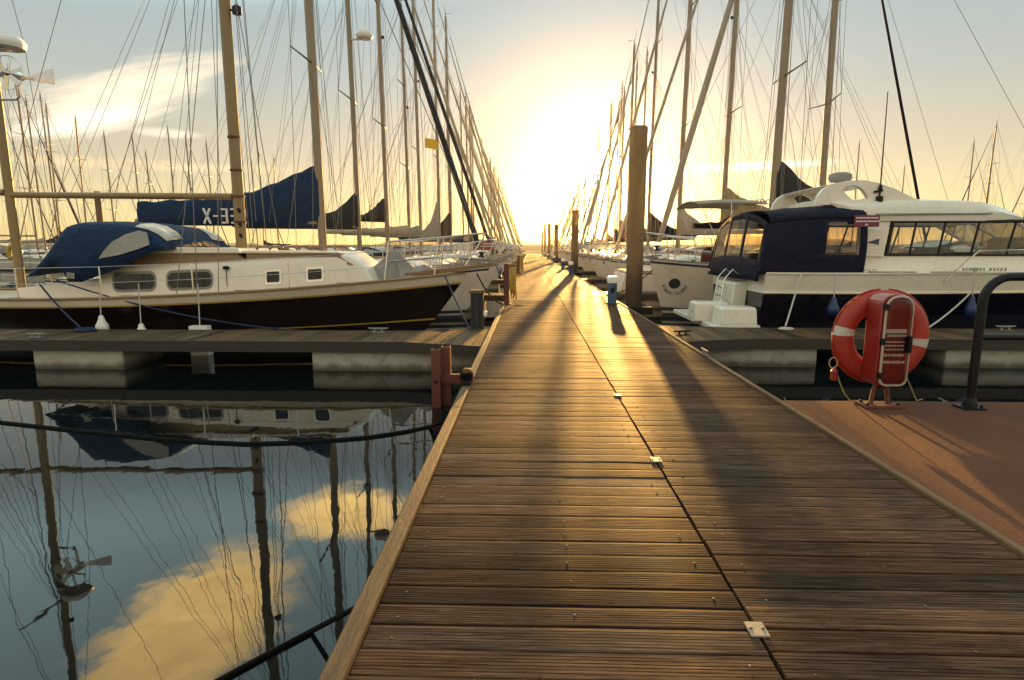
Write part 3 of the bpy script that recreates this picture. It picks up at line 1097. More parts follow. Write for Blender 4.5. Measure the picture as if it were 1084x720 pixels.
    if radar:
        z, fx = radar
        mb = MB()
        p = mp(z) + Vector((fx, 0, 0))
        mb.box((mp(z).x + fx / 2, 0, z - 0.10), (abs(fx), 0.08, 0.04))
        mb.lathe([(0.02, -0.09), (0.22, -0.08), (0.25, -0.02), (0.25, 0.03), (0.2, 0.10), (0.02, 0.12)], p, 16)
        mb.build('radar_dome', 'white_plastic', mast, smooth=40)
    return mast


def pulpit(root, H, ht=0.6, r=0.013, name='pulpit', x_over=0.12):
    mb = MB()
    xb = H.L / 2
    ts = [(xb - 1.35), (xb - 0.55)]
    top = []
    for sd in (1, -1):
        ln = []
        for x in ts:
            p = H.surf(x, H.sheer(H.t_of(x)), sd)
            q = p + Vector((0.08, -sd * 0.03, ht))
            mb.tube([p, q], r, 6)
            ln.append(q)
        top.append(ln)
    nose = Vector((xb + x_over, 0, H.fb[2] + ht + 0.03))
    mb.tube([top[0][0], top[0][1], nose + Vector((-0.1, 0.14, 0)), nose, nose + Vector((-0.1, -0.14, 0)), top[1][1], top[1][0]], r, 6)
    mid = [[p - Vector((0, 0, ht * 0.5)) for p in ln] for ln in top]
    for ln in mid:
        mb.tube(ln, r * 0.8, 6)
    mb.tube([nose, Vector((xb - 0.12, 0, H.fb[2]))], r, 6)
    return mb.build(name, 'steel', root, smooth=60)


def pushpit(root, H, ht=0.6, r=0.013):
    mb = MB()
    pts = []
    for (x, sd) in ((-H.L / 2 + 1.1, 1), (-H.L / 2 + 0.1, 1), (-H.L / 2 + 0.1, -1), (-H.L / 2 + 1.1, -1)):
        p = H.surf(x, H.sheer(H.t_of(x)), sd)
        q = p + Vector((0, -sd * 0.04, ht))
        mb.tube([p, q], r, 6)
        pts.append(q)
    mb.tube(pts, r, 6)
    mb.tube([p - Vector((0, 0, ht * 0.45)) for p in pts], r * 0.8, 6)
    return mb.build('pushpit', 'steel', root, smooth=60)


def lifelines(root, H, ht=0.58, near=True, wr=0.004):
    for sd in (1, -1):
        mb = MB()
        tops = []
        n = max(4, int(H.L / 1.9))
        for i in range(n + 1):
            x = -H.L / 2 + 1.1 + (H.L - 2.45) * i / n
            p = H.surf(x, H.sheer(H.t_of(x)), sd, -0.04)
            if 0 < i < n:
                mb.tube([p, p + Vector((0, 0, ht))], 0.011, 5)
            tops.append(p + Vector((0, 0, ht)))
        for a, b in zip(tops[:-1], tops[1:]):
            mb.tube([a, b], wr, 4)
            if near:
                mb.tube([a - Vector((0, 0, ht * 0.5)), b - Vector((0, 0, ht * 0.5))], wr, 4)
        mb.build('lifeline', 'steel', root)


def sprayhood(root, C, x_aft, ln, ht, cov, win='vinyl_grey', wf=1.06):
    """folding hood over the companionway, its front window let in as a sub-part"""
    mb = MB()
    H = C.H
    rings = []
    n = 8
    z0 = C.z0(x_aft) + C.h * 0.8

    def ring(u, k=12, off=0.0):
        x = x_aft + ln * u
        hgt = ht * math.sqrt(max(0.0, 1 - (max(0, u - 0.25) / 0.76) ** 2)) + 0.02
        w = C.w(x_aft) * wf * (1 - 0.12 * u) + off
        return [(x, w * math.copysign(abs(math.cos(PI * j / k)) ** 0.55, math.cos(PI * j / k)), z0 - 0.08 + (hgt + off + 0.08) * abs(math.sin(PI * j / k)) ** 0.6) for j in range(k + 1)]
    for i in range(n + 1):
        rings.append(ring(i / n))
    mb.loft(rings, 0, closed=False, caps=(False, False))
    o = mb.build('sprayhood', cov, root, smooth=70)
    so = o.modifiers.new('thickness', 'SOLIDIFY')
    so.thickness = 0.012
    mb = MB()
    for (j0, j1) in ((1, 3), (4, 8), (9, 11)):
        us = [0.42, 0.56, 0.70, 0.82] if j0 == 4 else [0.25, 0.42, 0.58]
        rs = [ring(u, 12, 0.035)[j0:j1 + 1] for u in us]
        mb.loft(rs, 0, closed=False, caps=(False, False))
    mb.build('window', win, o, smooth=70)
    return o


def cockpit(root, H, xa, xb, m='gelcoat', h=0.24):
    """side coamings round a sunk well, wheel and helm seat left plain"""
    mb = MB()
    z = H.sheer(H.t_of(xa)) - 0.03
    w = H.hb(H.t_of(xa)) * 0.62
    for sd in (1, -1):
        mb.loft([[(x, sd * (w - 0.06), z), (x, sd * (w + 0.10), z), (x, sd * (w + 0.04), z + hh), (x, sd * (w - 0.04), z + hh)] for x, hh in ((xa, h * 0.6), ((xa + xb) / 2, h * 0.85), (xb, h * 1.15))])
    mb.box(((xa + xb) / 2, 0, z + 0.012), (xb - xa, w * 1.2, 0.03), 1)
    o = mb.build('cockpit_coaming', [m, 'teak'], root)
    return o


def bimini(root, x0, x1, w, z, z0, cov):
    mb = MB()
    n = 6
    rings = []
    for i in range(n + 1):
        x = x0 + (x1 - x0) * i / n
        rings.append([(x, w * math.cos(PI * j / 10), z + 0.16 * math.sin(PI * j / 10) - 0.05 * ((i / n - 0.5) * 2) ** 2) for j in range(11)])
    mb.loft(rings, 0, closed=False, caps=(False, False))
    o = mb.build('bimini', cov, root, smooth=60)
    o.modifiers.new('thickness', 'SOLIDIFY').thickness = 0.02
    mb = MB()
    xm = (x0 + x1) / 2
    for sd in (1, -1):
        for x in (x0 + 0.05, xm, x1 - 0.05):
            mb.tube([(xm, sd * w, z0), (x, sd * w, z)], 0.012, 5)
    mb.build('bimini_frame', 'steel', o)
    return o


def yacht(label, X_bow, Y, facing, L=10.0, B=3.1, fb=(1.0, 0.95, 1.25), top='gelcoat', stripe='stripe_navy', anti='antifoul', mast_x=None, mast_h=13.5, mast_r=0.075, mmat='mast_alloy',
          spr=2, genoa='sailcloth', gr=0.06, boom=4.0, boom_z=2.35, cover='cover_blue', peak=0.9, cov_h=0.32, hood='cover_blue', near=True, seed=0, group=None, radar=None, bim=None,
          wins=3, frac=1.0, oh_b=1.0, name='sailing_yacht', coach_h=0.36, wr=0.006, bare=False, stern_z=None, hullmats=None, rails=True, Q=None, Bd=None, hood_dx=0.0, hood_h=0.52, tap=0.45, dec=0.18):
    """facing +1: bow towards +x (left row), -1: bow towards -x (right row); X_bow is the bow tip in the place"""
    rz = 0.0 if facing > 0 else PI
    cx = X_bow - facing * L / 2
    root = thing(name, label, 'yacht', (cx, Y, WL), rz, group)
    H = Hull(L, B, fb, oh_b=oh_b, oh_s=-0.35 if seed % 3 else 0.25)
    h = H.mesh(Q or STD_Q, Bd or STD_B, 24 if near else 14).build('hull', hullmats or [top, anti, stripe], root, smooth=35)
    H.deck(n=20 if near else 12).build('deck', 'deck_grey', root, smooth=40)
    H.rail(0.018, n=18 if near else 10).build('toe_rail', 'teak' if seed % 2 else 'galvanised', root)
    mx = (mast_x - cx) * facing if mast_x is not None else L * 0.06
    C = Coach(H, -L * 0.18, min(mx + L * 0.22, L * 0.33), coach_h)
    c = C.mesh(14 if near else 8).build('coachroof', top if top.startswith('gelcoat') else 'gelcoat', root, smooth=35)
    for sd in (1, -1):
        x = C.xa + 0.35
        step = (C.xb - C.slope * 0.8 - x) / wins
        for i in range(wins):
            mb = MB()
            pane(mb, C.window(x + 0.06, x + step * (0.85 if near else 0.9), 0.32, 0.82, sd))
            mb.build('window', 'window_dark', c)
            x += step
    if near:
        mb = MB()
        zt = C.z0(mx) + C.hh(mx) * 1.08
        mb.box((mx + 0.75, 0, C.z0(mx + .75) + C.hh(mx + 0.75) * 1.08 + 0.015), (0.5, 0.5, 0.05))
        mb.build('hatch', 'vinyl_grey', c)
        mb = MB()
        for sd in (1, -1):
            for i in range(3):
                xx = C.xa + 0.5 + i * (C.xb - C.xa - 1.2) / 3
                zz = C.z0(xx) + C.hh(xx) + 0.02
                ww = C.w(xx) * 0.72
                mb.tube([(xx, sd * ww, zz - 0.03), (xx + 0.1, sd * ww, zz + 0.05), (xx + 0.6, sd * ww, zz + 0.05), (xx + 0.7, sd * ww, zz - 0.03)], 0.014, 5)
        mb.build('grab_rail', 'teak', c)
    cockpit(root, H, -L * 0.44, -L * 0.18, top if top.startswith('gelcoat') else 'gelcoat')
    if hood:
        sprayhood(root, C, -L * 0.21 + hood_dx, 1.25, hood_h, hood)
    zf = C.z0(mx) + C.hh(mx)
    if not bare:
        rig(root, H, mx, zf, mast_h, mast_r, mmat, spr, (L / 2 - 0.12, fb[2] + 0.04), genoa, gr, -L / 2, (boom, boom_z, cover, peak, cov_h) if boom else None, wr=wr, near=near, radar=radar, frac=frac, seed=seed, tap=tap, dec=dec)
    if rails:
        pulpit(root, H, 0.6, 0.014 if near else 0.018)
        pushpit(root, H)
        lifelines(root, H, near=near)
    if bim:
        bimini(root, *bim)
    mb = MB()
    x = L / 2
    z = fb[2]
    mb.box((x - 0.02, 0, z + 0.03), (0.35, 0.16, 0.05))
    mb.tube([(x - 0.3, 0, z + 0.09), (x + 0.16, 0, z + 0.05), (x + 0.22, 0, z - 0.12)], 0.018, 6)
    mb.tube([(x + 0.24, 0.16, z - 0.02), (x + 0.2, 0.1, z - 0.12), (x + 0.22, 0, z - 0.16), (x + 0.2, -0.1, z - 0.12), (x + 0.24, -0.16, z - 0.02)], [0.01, 0.02, 0.022, 0.02, 0.01], 6)
    mb.build('anchor', 'galvanised', root)
    root['_H'] = 0
    del root['_H']
    return root, H, C


# ---- the black ketch, nearest on the left (built in its own frame: bow +x, waterline z = 0)
def ketch():
    L, B, Y = 9.9, 3.0, 10.8
    cx = -1.15 - L / 2
    root = thing('ketch', 'black hulled ketch with white cabin and blue cockpit tent, nearest boat on the left', 'yacht', (cx, Y, WL))
    H = Hull(L, B, (0.84, 0.90, 1.24), oh_b=1.35, oh_s=0.5, ws=0.62, vb=0.55)
    q = [0.0, 0.10, 0.30, 0.325, 0.6, 0.84, 0.87, 1.0]
    H.mesh(q, [1, 0, 2, 0, 0, 2, 3], 28).build('hull', ['hull_black', 'antifoul', 'stripe_gold', 'gelcoat_cream'], root, smooth=35)
    H.deck(0.10).build('deck', 'deck_grey', root, smooth=40)
    H.rail(0.026, 0.012, n=26).build('toe_rail', 'teak', root, smooth=50)

    def lx(px, Yd=9.75):
        return at(px, 290, Yd).x - cx

    def lz(py, Yd=9.75):
        return at(300, py, Yd).z - WL
    # long low trunk cabin
    C = Coach(H, lx(100), lx(390), 0.60, wf=0.64, slope=0.50, z_drop=0.08)
    c = C.mesh(20).build('coachroof', 'gelcoat_cream', root, smooth=35)
    for sd in (-1, 1):
        for (a, b, f0, f1, r_) in ((115, 158, 0.42, 0.92, 0.35), (173, 219, 0.42, 0.92, 0.35), (279, 292, 0.46, 0.82, 0.15), (321, 335, 0.46, 0.82, 0.15)):
            xa, xb = lx(a), lx(b)
            mb = MB()
            e = 0.035
            pane(mb, C.window(xa - e, xb + e, f0 - 0.09, f1 + 0.09, sd, r_, 0.003))
            fr = mb.build('window', 'galvanised' if b - a > 20 else 'steel', c)
            mb = MB()
            pane(mb, C.window(xa, xb, f0, f1, sd, r_, 0.009))
            mb.build('pane', 'window_dark', fr)
    # doghouse: varnished sides under a white lid
    mb = MB()
    for (pa, pb, z0_, z1_, lid, wf_) in ((132, 246, 1.38, 1.60, 0.09, 0.86), (252, 352, 1.40, 1.60, 0.03, 0.80)):
        xa, xb = lx(pa), lx(pb)
        wa = C.w((xa + xb) / 2) * wf_
        for (m_, za, zb, gx, gw, fw) in ((0, z0_, z1_, 0.0, 0.0, 0.30), (1, z1_, z1_ + lid, 0.05, 0.04, 0.22)):
            mb.loft([[(xa - gx, -wa - gw, za), (xb + gx + (0.25 if m_ == 0 else 0.0), -wa * 0.95 - gw, za), (xb + gx + (0.25 if m_ == 0 else 0.0), wa * 0.95 + gw, za), (xa - gx, wa + gw, za)],
                     [(xa - gx, -wa - gw, zb + 0.02), (xb + gx - 0.06, -wa * 0.93 - gw, zb), (xb + gx - 0.06, wa * 0.93 + gw, zb), (xa - gx, wa + gw, zb + 0.02)]], m_)
    mb.build('doghouse', ['teak', 'gelcoat_cream'], root, bevel=0.015)
    for sd in (-1, 1):
        mb = MB()
        x0_, x1_ = lx(262), lx(336)
        n_ = 5
        pts = []
        for i in range(n_ * 8 + 1):
            u = i / (n_ * 8)
            pts.append((x0_ + (x1_ - x0_) * u, sd * 0.66, 1.665 + 0.05 * min(1.0, 2.2 * abs(math.sin(PI * n_ * u)))))
        mb.tube(pts, 0.022, 6)
        mb.build('grab_rail', 'varnish', c, smooth=60)
    for px_ in (236,):
        p_ = C.side(lx(px_), 0.98, -1, 0.02)
        mb = MB()
        mb.lathe([(0.05, 0), (0.055, 0.03), (0.04, 0.05), (0.01, 0.055)], p_, 10)
        mb.tube([p_, p_ - Vector((0, 0.004, 0.30))], 0.006, 6)
        mb.build('vent', 'black_steel', c, smooth=40)
    cockpit(root, H, lx(8), lx(105), 'gelcoat_cream', 0.34)
    # main mast and bare boom, then the mizzen
    mx = lx(258, Y)
    zf = C.z0(mx) + C.h + 0.05
    m1 = rig(root, H, mx, zf, 12.9, 0.105, 'mast_tan', 1, (L / 2 + 0.42, 1.42), None, 0.05, None, (4.3, lz(208, Y), None, 0, 0), wr=0.0075, seed=5, rake=0.0, frac=0.97)
    for zz in (lz(208, Y), lz(145, Y), lz(235, Y), lz(180, Y)):
        mb = MB()
        mb.lathe([(0.09, -0.018), (0.113, -0.015), (0.113, 0.015), (0.09, 0.018)], (mx, 0, zz), 10)
        mb.build('mast_band', 'rust_red', m1)
    mb = MB()
    mb.tube([(mx + 0.10, 0, lz(10, Y)), (mx + 0.26, 0, lz(10, Y))], 0.02, 6)
    mb.lathe([(0.03, -0.08), (0.08, -0.06), (0.08, 0.05), (0.03, 0.09)], (mx + 0.22, -0.02, lz(11, Y)), 10)
    mb.build('deck_light', 'black_steel', m1, smooth=40)
    for zz in (1.9, 2.1, 2.35):
        mb = MB()
        mb.tube([(mx + 0.04, -0.07, zz), (mx + 0.06, -0.15, zz + 0.03)], 0.03, 8)
        mb.build('winch', 'black_steel', m1, smooth=40)
    mz = lx(21, Y)
    m2 = rig(root, H, mz, H.sheer(0.15), 9.2, 0.085, 'mast_tan', 1, None, None, 0, -L / 2, (1.9, lz(203, Y), None, 0, 0), wr=0.0065, seed=8, rake=0.0, name='mizzen_mast', rigname='mizzen_rigging')
    mb = MB()
    p = Vector((mz + 0.36, -0.05, lz(44, Y)))
    mb.box((mz + 0.18, -0.05, p.z - 0.10), (0.36, 0.14, 0.04))
    mb.lathe([(0.04, -0.09), (0.25, -0.085), (0.275, -0.03), (0.275, 0.03), (0.22, 0.10), (0.04, 0.115)], p, 18)
    mb.build('radar_dome', 'white_plastic', m2, smooth=40)
    mb = MB()
    zt = lz(78, Y)
    px_ = mz + 0.42
    mb.tube([(mz, 0, lz(103, Y)), (px_ - 0.05, 0, lz(103, Y)), (px_, 0, lz(100, Y)), (px_, 0, zt)], 0.025, 7)
    mb.lathe([(0.02, -0.22), (0.06, -0.16), (0.07, 0.0), (0.05, 0.16), (0.01, 0.2)], (px_, -0.05, zt), 10, axis='Y')
    for k in range(6):
        a = 2 * PI * k / 6 + 0.2
        d = Vector((math.cos(a), 0, math.sin(a)))
        e = Vector((-math.sin(a), 0.35, math.cos(a))).normalized()
        o_ = Vector((px_, -0.2, zt))
        mb.loft([[o_ + d * 0.05 + e * 0.03, o_ + d * 0.05 - e * 0.03, o_ + d * 0.05 - e * 0.03 + Vector((0, 0.012, 0)), o_ + d * 0.05 + e * 0.03 + Vector((0, 0.012, 0))],
                 [o_ + d * 0.27 + e * 0.055, o_ + d * 0.27 - e * 0.035, o_ + d * 0.27 - e * 0.035 + Vector((0, 0.01, 0)), o_ + d * 0.27 + e * 0.055 + Vector((0, 0.01, 0))]])
    n_ = 28
    mb.tube([(px_ + 0.285 * math.cos(2 * PI * i / n_), -0.2, zt + 0.285 * math.sin(2 * PI * i / n_)) for i in range(n_)], 0.007, 5, closed=True)
    mb.loft([[(px_ + 0.02, 0.15, zt - 0.02), (px_ + 0.02, 0.15, zt + 0.02), (px_ + 0.04, 0.15, zt)], [(px_ + 0.36, 0.4, zt - 0.05), (px_ + 0.36, 0.4, zt + 0.24), (px_ + 0.38, 0.4, zt + 0.1)]])
    mb.build('wind_turbine', 'steel', m2, smooth=35)
    # cockpit tent
    mb = MB()
    w0 = 1.12
    YT = Y - w0
    prof = [(26, 292, 293.5), (36, 281, 290), (47, 267, 283), (58, 252, 280), (68, 241, 287), (73, 237.5, 299), (86, 235, 299), (108, 235, 291), (126, 236, 284), (142, 238, 277), (156, 241, 270), (166, 247, 266), (173, 255, 265), (178, 263, 265)]
    rings = []
    for i, (px_, pt_, ps) in enumerate(prof):
        x, zt_, zs_ = lx(px_, YT), lz(pt_, YT + 0.25), lz(ps, YT)
        zs_ = min(zs_, zt_ - 0.01)
        hgt = zt_ - zs_
        w_ = w0 * (0.96 + 0.04 * min(1, i / 4.0)) * (1 - 0.06 * max(0, i - 9) / 4)
        half = [(w_ + 0.02, zs_), (w_ * 1.01, zs_ + hgt * 0.4), (w_ * 0.985, zt_ - 0.16 * min(1, hgt / 0.4)), (w_ * 0.92, zt_ - 0.05 * min(1, hgt / 0.4)), (w_ * 0.80, zt_), (w_ * 0.4, zt_ + 0.03)]
        wr_ = 0.012 * math.sin(i * 2.3)
        rings.append([(x + 0.008 * math.sin(j * 2 + i), -a + wr_ * (j % 2), z) for j, (a, z) in enumerate(half)] + [(x, 0, zt_ + 0.04)] + [(x, a, z) for a, z in reversed(half)])
    mb.loft(rings, 0, closed=False, caps=(False, False))
    tent = mb.build('cockpit_tent', 'cover_blue', root, smooth=38)
    tent.modifiers.new('thickness', 'SOLIDIFY').thickness = 0.012
    for sd in (-1, 1):
        mb = MB()
        poly = [(108, 274), (114, 266), (124, 256), (138, 248), (152, 244), (160, 246), (163, 259), (150, 264), (130, 270)]
        pts = []
        for (a_, b_) in poly:
            z_ = lz(b_, YT)
            pts.append(Vector((lx(a_, YT), sd * (w0 * (1.035 if b_ > 250 else 1.01)), z_)))
        pane(mb, pts)
        mb.build('window', 'vinyl_grey', tent)
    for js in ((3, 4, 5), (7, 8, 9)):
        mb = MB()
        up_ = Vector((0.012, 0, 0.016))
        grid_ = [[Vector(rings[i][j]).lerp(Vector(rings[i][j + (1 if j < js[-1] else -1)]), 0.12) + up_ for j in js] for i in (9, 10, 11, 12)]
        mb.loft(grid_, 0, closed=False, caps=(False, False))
        w_ = mb.build('window', 'vinyl_painted_sky', tent, smooth=60)
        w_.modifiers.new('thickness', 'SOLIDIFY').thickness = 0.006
    mb = MB()
    xx = lx(80)
    mb.box((xx, -w0 * 1.03 - 0.008, lz(292, YT)), (0.13, 0.012, 0.10), ry=0.1)
    mb.build('patch', 'cover_grey', tent)
    # bowsprit, pulpit, rails, cleats, fore-deck gear
    mb = MB()
    mb.loft([[(L / 2 - 1.1, -0.22, 1.17), (L / 2 - 1.1, 0.22, 1.17), (L / 2 - 1.1, 0.22, 1.24), (L / 2 - 1.1, -0.22, 1.24)],
             [(L / 2 - 0.1, -0.16, 1.28), (L / 2 - 0.1, 0.16, 1.28), (L / 2 - 0.1, 0.16, 1.36), (L / 2 - 0.1, -0.16, 1.36)],
             [(L / 2 + 0.5, -0.09, 1.36), (L / 2 + 0.5, 0.09, 1.36), (L / 2 + 0.5, 0.09, 1.43), (L / 2 + 0.5, -0.09, 1.43)]])
    mb.build('bowsprit', 'varnish', root)
    pulpit(root, H, 0.68, 0.016, x_over=0.35)
    pushpit(root, H, 0.55)
    lifelines(root, H, 0.52)
    mb = MB()
    x = L / 2 + 0.3
    mb.tube([(x - 0.45, 0.02, 1.50), (x + 0.2, 0.02, 1.47), (x + 0.3, 0.02, 1.22)], 0.022, 7)
    mb.tube([(x + 0.34, 0.24, 1.33), (x + 0.3, 0.14, 1.2), (x + 0.31, 0, 1.15), (x + 0.3, -0.14, 1.2), (x + 0.34, -0.24, 1.33)], [0.012, 0.026, 0.03, 0.026, 0.012], 7)
    mb.build('anchor', 'galvanised', root)
    # rubbing strake fittings and chain plates
    for px_ in (30, 150, 262, 360):
        mb = MB()
        p = H.surf(lx(px_), H.sheer(H.t_of(lx(px_))) + 0.0, -1, 0.0)
        mb.box((p.x, p.y + 0.03, p.z + 0.03), (0.18, 0.05, 0.03))
        mb.build('deck_cleat', 'galvanised', root)
    # loosely bagged headsail on the foredeck
    mb = MB()
    rings = []
    for i, (px_, pt_, w_) in enumerate(((380, 292, 0.10), (388, 286, 0.22), (398, 279, 0.30), (408, 271, 0.26), (416, 264, 0.14), (421, 266, 0.16), (428, 276, 0.24), (436, 283, 0.34), (447, 280, 0.26), (456, 284, 0.22), (466, 291, 0.08))):
        x, zt_ = lx(px_, 10.6), lz(pt_, 10.6)
        zb2_ = H.sheer(H.t_of(x)) - 0.12
        hh_ = zt_ - zb2_
        k_ = 0.05 * math.sin(i * 1.9)
        rings.append([(x, -w_ - 0.05, zb2_), (x + 0.03, -w_ * 0.85 + k_, zb2_ + hh_ * 0.3), (x - 0.02, -w_ * 0.45 - k_, zb2_ + hh_ * 0.7), (x, -0.03 + k_, zt_), (x + 0.02, 0.05 + k_, zt_ - 0.01), (x, w_ * 0.5 - k_, zb2_ + hh_ * 0.65), (x - 0.03, w_ * 0.9, zb2_ + hh_ * 0.28), (x, w_ + 0.05, zb2_)])
    mb.loft(rings)
    mb.build('sail_bag', 'cover_grey', root, smooth=25)
    return root, H, lx, cx


kroot, KH, klx, kcx = ketch()

# ---- the yacht with the blue lettered sail cover
x332, XH, XC = yacht('white yacht behind the black ketch with a peaked blue lettered sail cover', -0.95, 14.05, 1, L=10.0, B=3.05, mast_x=at(342, 262, 14.05).x, mast_h=13.6, mast_r=0.10, genoa='cover_black', gr=0.075,
                     boom=4.5, boom_z=2.29, cover='cover_blue', peak=0.86, cov_h=0.56, tap=0.02, dec=0.30, hood='cover_blue', hood_dx=0.62, hood_h=0.40, seed=1)


def sail_letters(root, Y):
    cx = root.location.x
    xs = [at(p, 230, Y - 0.2).x - cx for p in (217.5, 226.5, 236, 246.5, 255.5)]
    z0, z1 = at(240, 236.5, Y - 0.2).z - WL, at(240, 220.5, Y - 0.2).z - WL
    yy = -0.150
    h, w, t = z1 - z0, 0.155, 0.036
    mb = MB()

    def bar(x0, za, x1, zb):
        a, b = Vector((x0, yy, za)), Vector((x1, yy, zb))
        d = (b - a).normalized()
        nn = Vector((-d.z, 0, d.x)) * t / 2
        mb.loft([[a - nn, a + nn, a + nn + Vector((0, 0.05, 0)), a - nn + Vector((0, 0.05, 0))], [b - nn, b + nn, b + nn + Vector((0, 0.05, 0)), b - nn + Vector((0, 0.05, 0))]])
    x = xs[0]
    bar(x - w / 2, z0, x + w / 2, z1)
    bar(x - w / 2, z1, x + w / 2, z0 + 0.001)
    bar(xs[1] - 0.045, (z0 + z1) / 2, xs[1] + 0.045, (z0 + z1) / 2)
    for x in (xs[2], xs[3]):
        for z in (z0 + t / 2, (z0 + z1) / 2, z1 - t / 2):
            bar(x - w / 2, z, x + w / 2 - t / 2, z)
        bar(x + w / 2 - t / 2 + 0.001, z0, x + w / 2 - t / 2 + 0.001, z1)
    x = xs[4]
    for z in (z0 + t / 2, (z0 + z1) / 2, z1 - t / 2):
        bar(x - w / 2, z, x + w / 2, z)
    bar(x - w / 2 + t / 2, z0, x - w / 2 + t / 2, (z0 + z1) / 2)
    bar(x + w / 2 - t / 2, (z0 + z1) / 2, x + w / 2 - t / 2, z1)
    cov = [c for c in root.children if c.name.startswith('sail_cover')][0]
    mb.build('lettering', 'ink_white', cov)


sail_letters(x332, 14.05)

# ---- the rest of the near left row
LEFT = [
    (18.4, 381, dict(label='white yacht with black sail cover and a radar dome high on its mast, left row', cover='cover_black', hood='cover_navy', mast_h=14.2, radar=(7.9, 0.45), peak=0.75, dec=0.12, cov_h=0.42, tap=0.2, seed=2, genoa='cover_black', gr=0.06)),
    (21.6, 411, dict(label='white yacht with a black triangular sail bag on its backstay, left row', cover='cover_black', hood='cover_maroon', mast_h=13.9, boom=1.2, peak=0.75, cov_h=0.15, dec=0.5, boom_z=2.7, seed=3)),
    (25.8, 434, dict(label='white yacht flying a small yellow flag from its rigging, left row', cover='sailcloth', hood='cover_navy', mast_h=11.6, peak=0.1, seed=4, L=9.0, mast_r=0.065)),
    (29.1, 446, dict(label='cream yacht with grey sail cover next beyond the yellow flag', cover='cover_grey', hood='cover_blue', mast_h=14.8, seed=5, top='gelcoat_cream', peak=0.2)),
    (33.2, 466, dict(label='white yacht with tall grey peaked sail cover midway along the left row', cover='cover_grey', hood='cover_navy', mast_h=15.4, seed=6, L=11, peak=1.9, dec=0.1)),
    (36.5, 478, dict(label='white yacht with navy cover beside the tall grey sail cover, left row', cover='cover_navy', hood='cover_blue', mast_h=15.0, seed=7, peak=1.3)),
]
for (Y, px, kw) in LEFT:
    yacht(X_bow=-0.95 - 0.1 * rnd.random(), Y=Y, facing=1, mast_x=at(px, 262, Y).x, wr=0.0065, **kw)

# ---- near right row
fc, FH, FCo = yacht('white yacht with dark round emblem and curved name on its bow, beside the tall pile', 2.93, 14.6, -1, L=10.4, B=3.1, mast_x=at(815, 262, 14.6).x, mast_h=12.6, mast_r=0.10, cover='cover_black',
                    peak=1.0, cov_h=0.34, hood='cover_navy', boom=4.2, boom_z=2.55, seed=10, gr=0.085, fb=(1.1, 1.1, 1.42), oh_b=0.55, top='gelcoat_cream')
RIGHT = [
    (19.0, 866, dict(label='tall white yacht lying bow out with a grey awning behind the cruiser', cover='cover_navy', hood='cover_maroon', mast_h=14.0, seed=11, L=9.8, B=3.3, facing=1, mast_r=0.105, X_bow=12.7, genoa='cover_navy', gr=0.05, bim=(-2.9, -0.9, 1.25, 3.0, 1.3, 'cover_grey'))),
    (22.4, 763, dict(label='white yacht with an olive lettered sail bag lying on its boom, right row', cover='cover_olive', hood='cover_navy', mast_h=15.2, seed=12, L=11.5, peak=0.75, cov_h=0.5, mast_r=0.09, boom_z=2.75, facing=-1, X_bow=3.0, boom=4.6, gr=0.07)),
    (26.5, 717, dict(label='white yacht with grey cover and thick furled sail, third mast right of the pile', cover='cover_grey', hood='cover_grey', mast_h=16.2, seed=13, L=11.5, facing=-1, X_bow=2.9, mast_r=0.10, gr=0.08)),
    (29.8, 685, dict(label='white yacht whose slim mast rises next to the tall pile', cover='cover_navy', hood='cover_navy', mast_h=15.6, seed=14, facing=-1, X_bow=2.9, mast_r=0.065)),
    (34.0, 663, dict(label='cream yacht whose mast rises just behind the tall pile', cover='cover_blue', hood='cover_navy', mast_h=12.6, seed=15, facing=-1, X_bow=2.85, top='gelcoat_cream')),
    (37.3, 655, dict(label='white yacht with maroon sail cover just left of the tall pile', cover='cover_maroon', hood='cover_maroon', mast_h=11.0, seed=16, facing=-1, X_bow=2.9, gr=0.1)),
]
rboats = []
for (Y, px, kw) in RIGHT:
    rboats.append(yacht(Y=Y, mast_x=at(px, 262, Y).x, wr=0.0065, **kw)[0])

# name on the emblem yacht's bow: dark disc with letters set round its lower half (built on the hull side, local +y)
emb = [c for c in fc.children if c.name.startswith('hull')][0]


def bow_emblem():
    cx, Y = fc.location.x, fc.location.y
    lxx = -(at(717, 300, Y - 0.5).x - cx)
    zc = at(717, 301, Y - 0.5).z - WL

    def sp(dx, dz, off):
        return FH.surf(lxx + dx, zc + dz, 1, off)
    mb = MB()
    ring = [sp(0.125 * math.cos(2 * PI * i / 24), 0.125 * math.sin(2 * PI * i / 24), 0.006) for i in range(24)]
    ring2 = [sp(0.125 * math.cos(2 * PI * i / 24), 0.125 * math.sin(2 * PI * i / 24), -0.02) for i in range(24)]
    mb.loft([ring2, ring])
    mb.build('emblem', 'ink_dark', emb)
    word = 'FIRST CLASS'
    for i, ch in enumerate(word):
        if ch == ' ':
            continue
        a = PI + R(15) + R(150) * i / (len(word) - 1)
        r_ = 0.25
        # seen from outside, +x local lies to the left
        p = sp(-r_ * math.cos(a), r_ * math.sin(a), 0.006)
        q = sp(-r_ * math.cos(a) + 0.05, r_ * math.sin(a), 0.006)
        ang = math.atan2(q.y - p.y, q.x - p.x)
        o = letters(ch, 0.105, 'ink_dark', emb, p, rz=ang + PI, depth=0.02)
        o.rotation_euler = (Matrix.Rotation(ang + PI, 4, 'Z') @ Matrix.Rotation(-(a - 1.5 * PI), 4, 'Y')).to_euler()


bow_emblem()


def olive_letters(root):
    cov = [c for c in root.children if c.name.startswith('sail_cover')][0]
    cx, Y = root.location.x, root.location.y
    p = at(800, 214, Y - 0.2)
    letters('CALEDONIA', 0.26, 'ink_dark', cov, (-(p.x - cx) - 0.28, 0.155, p.z - WL), rz=PI, depth=0.06)


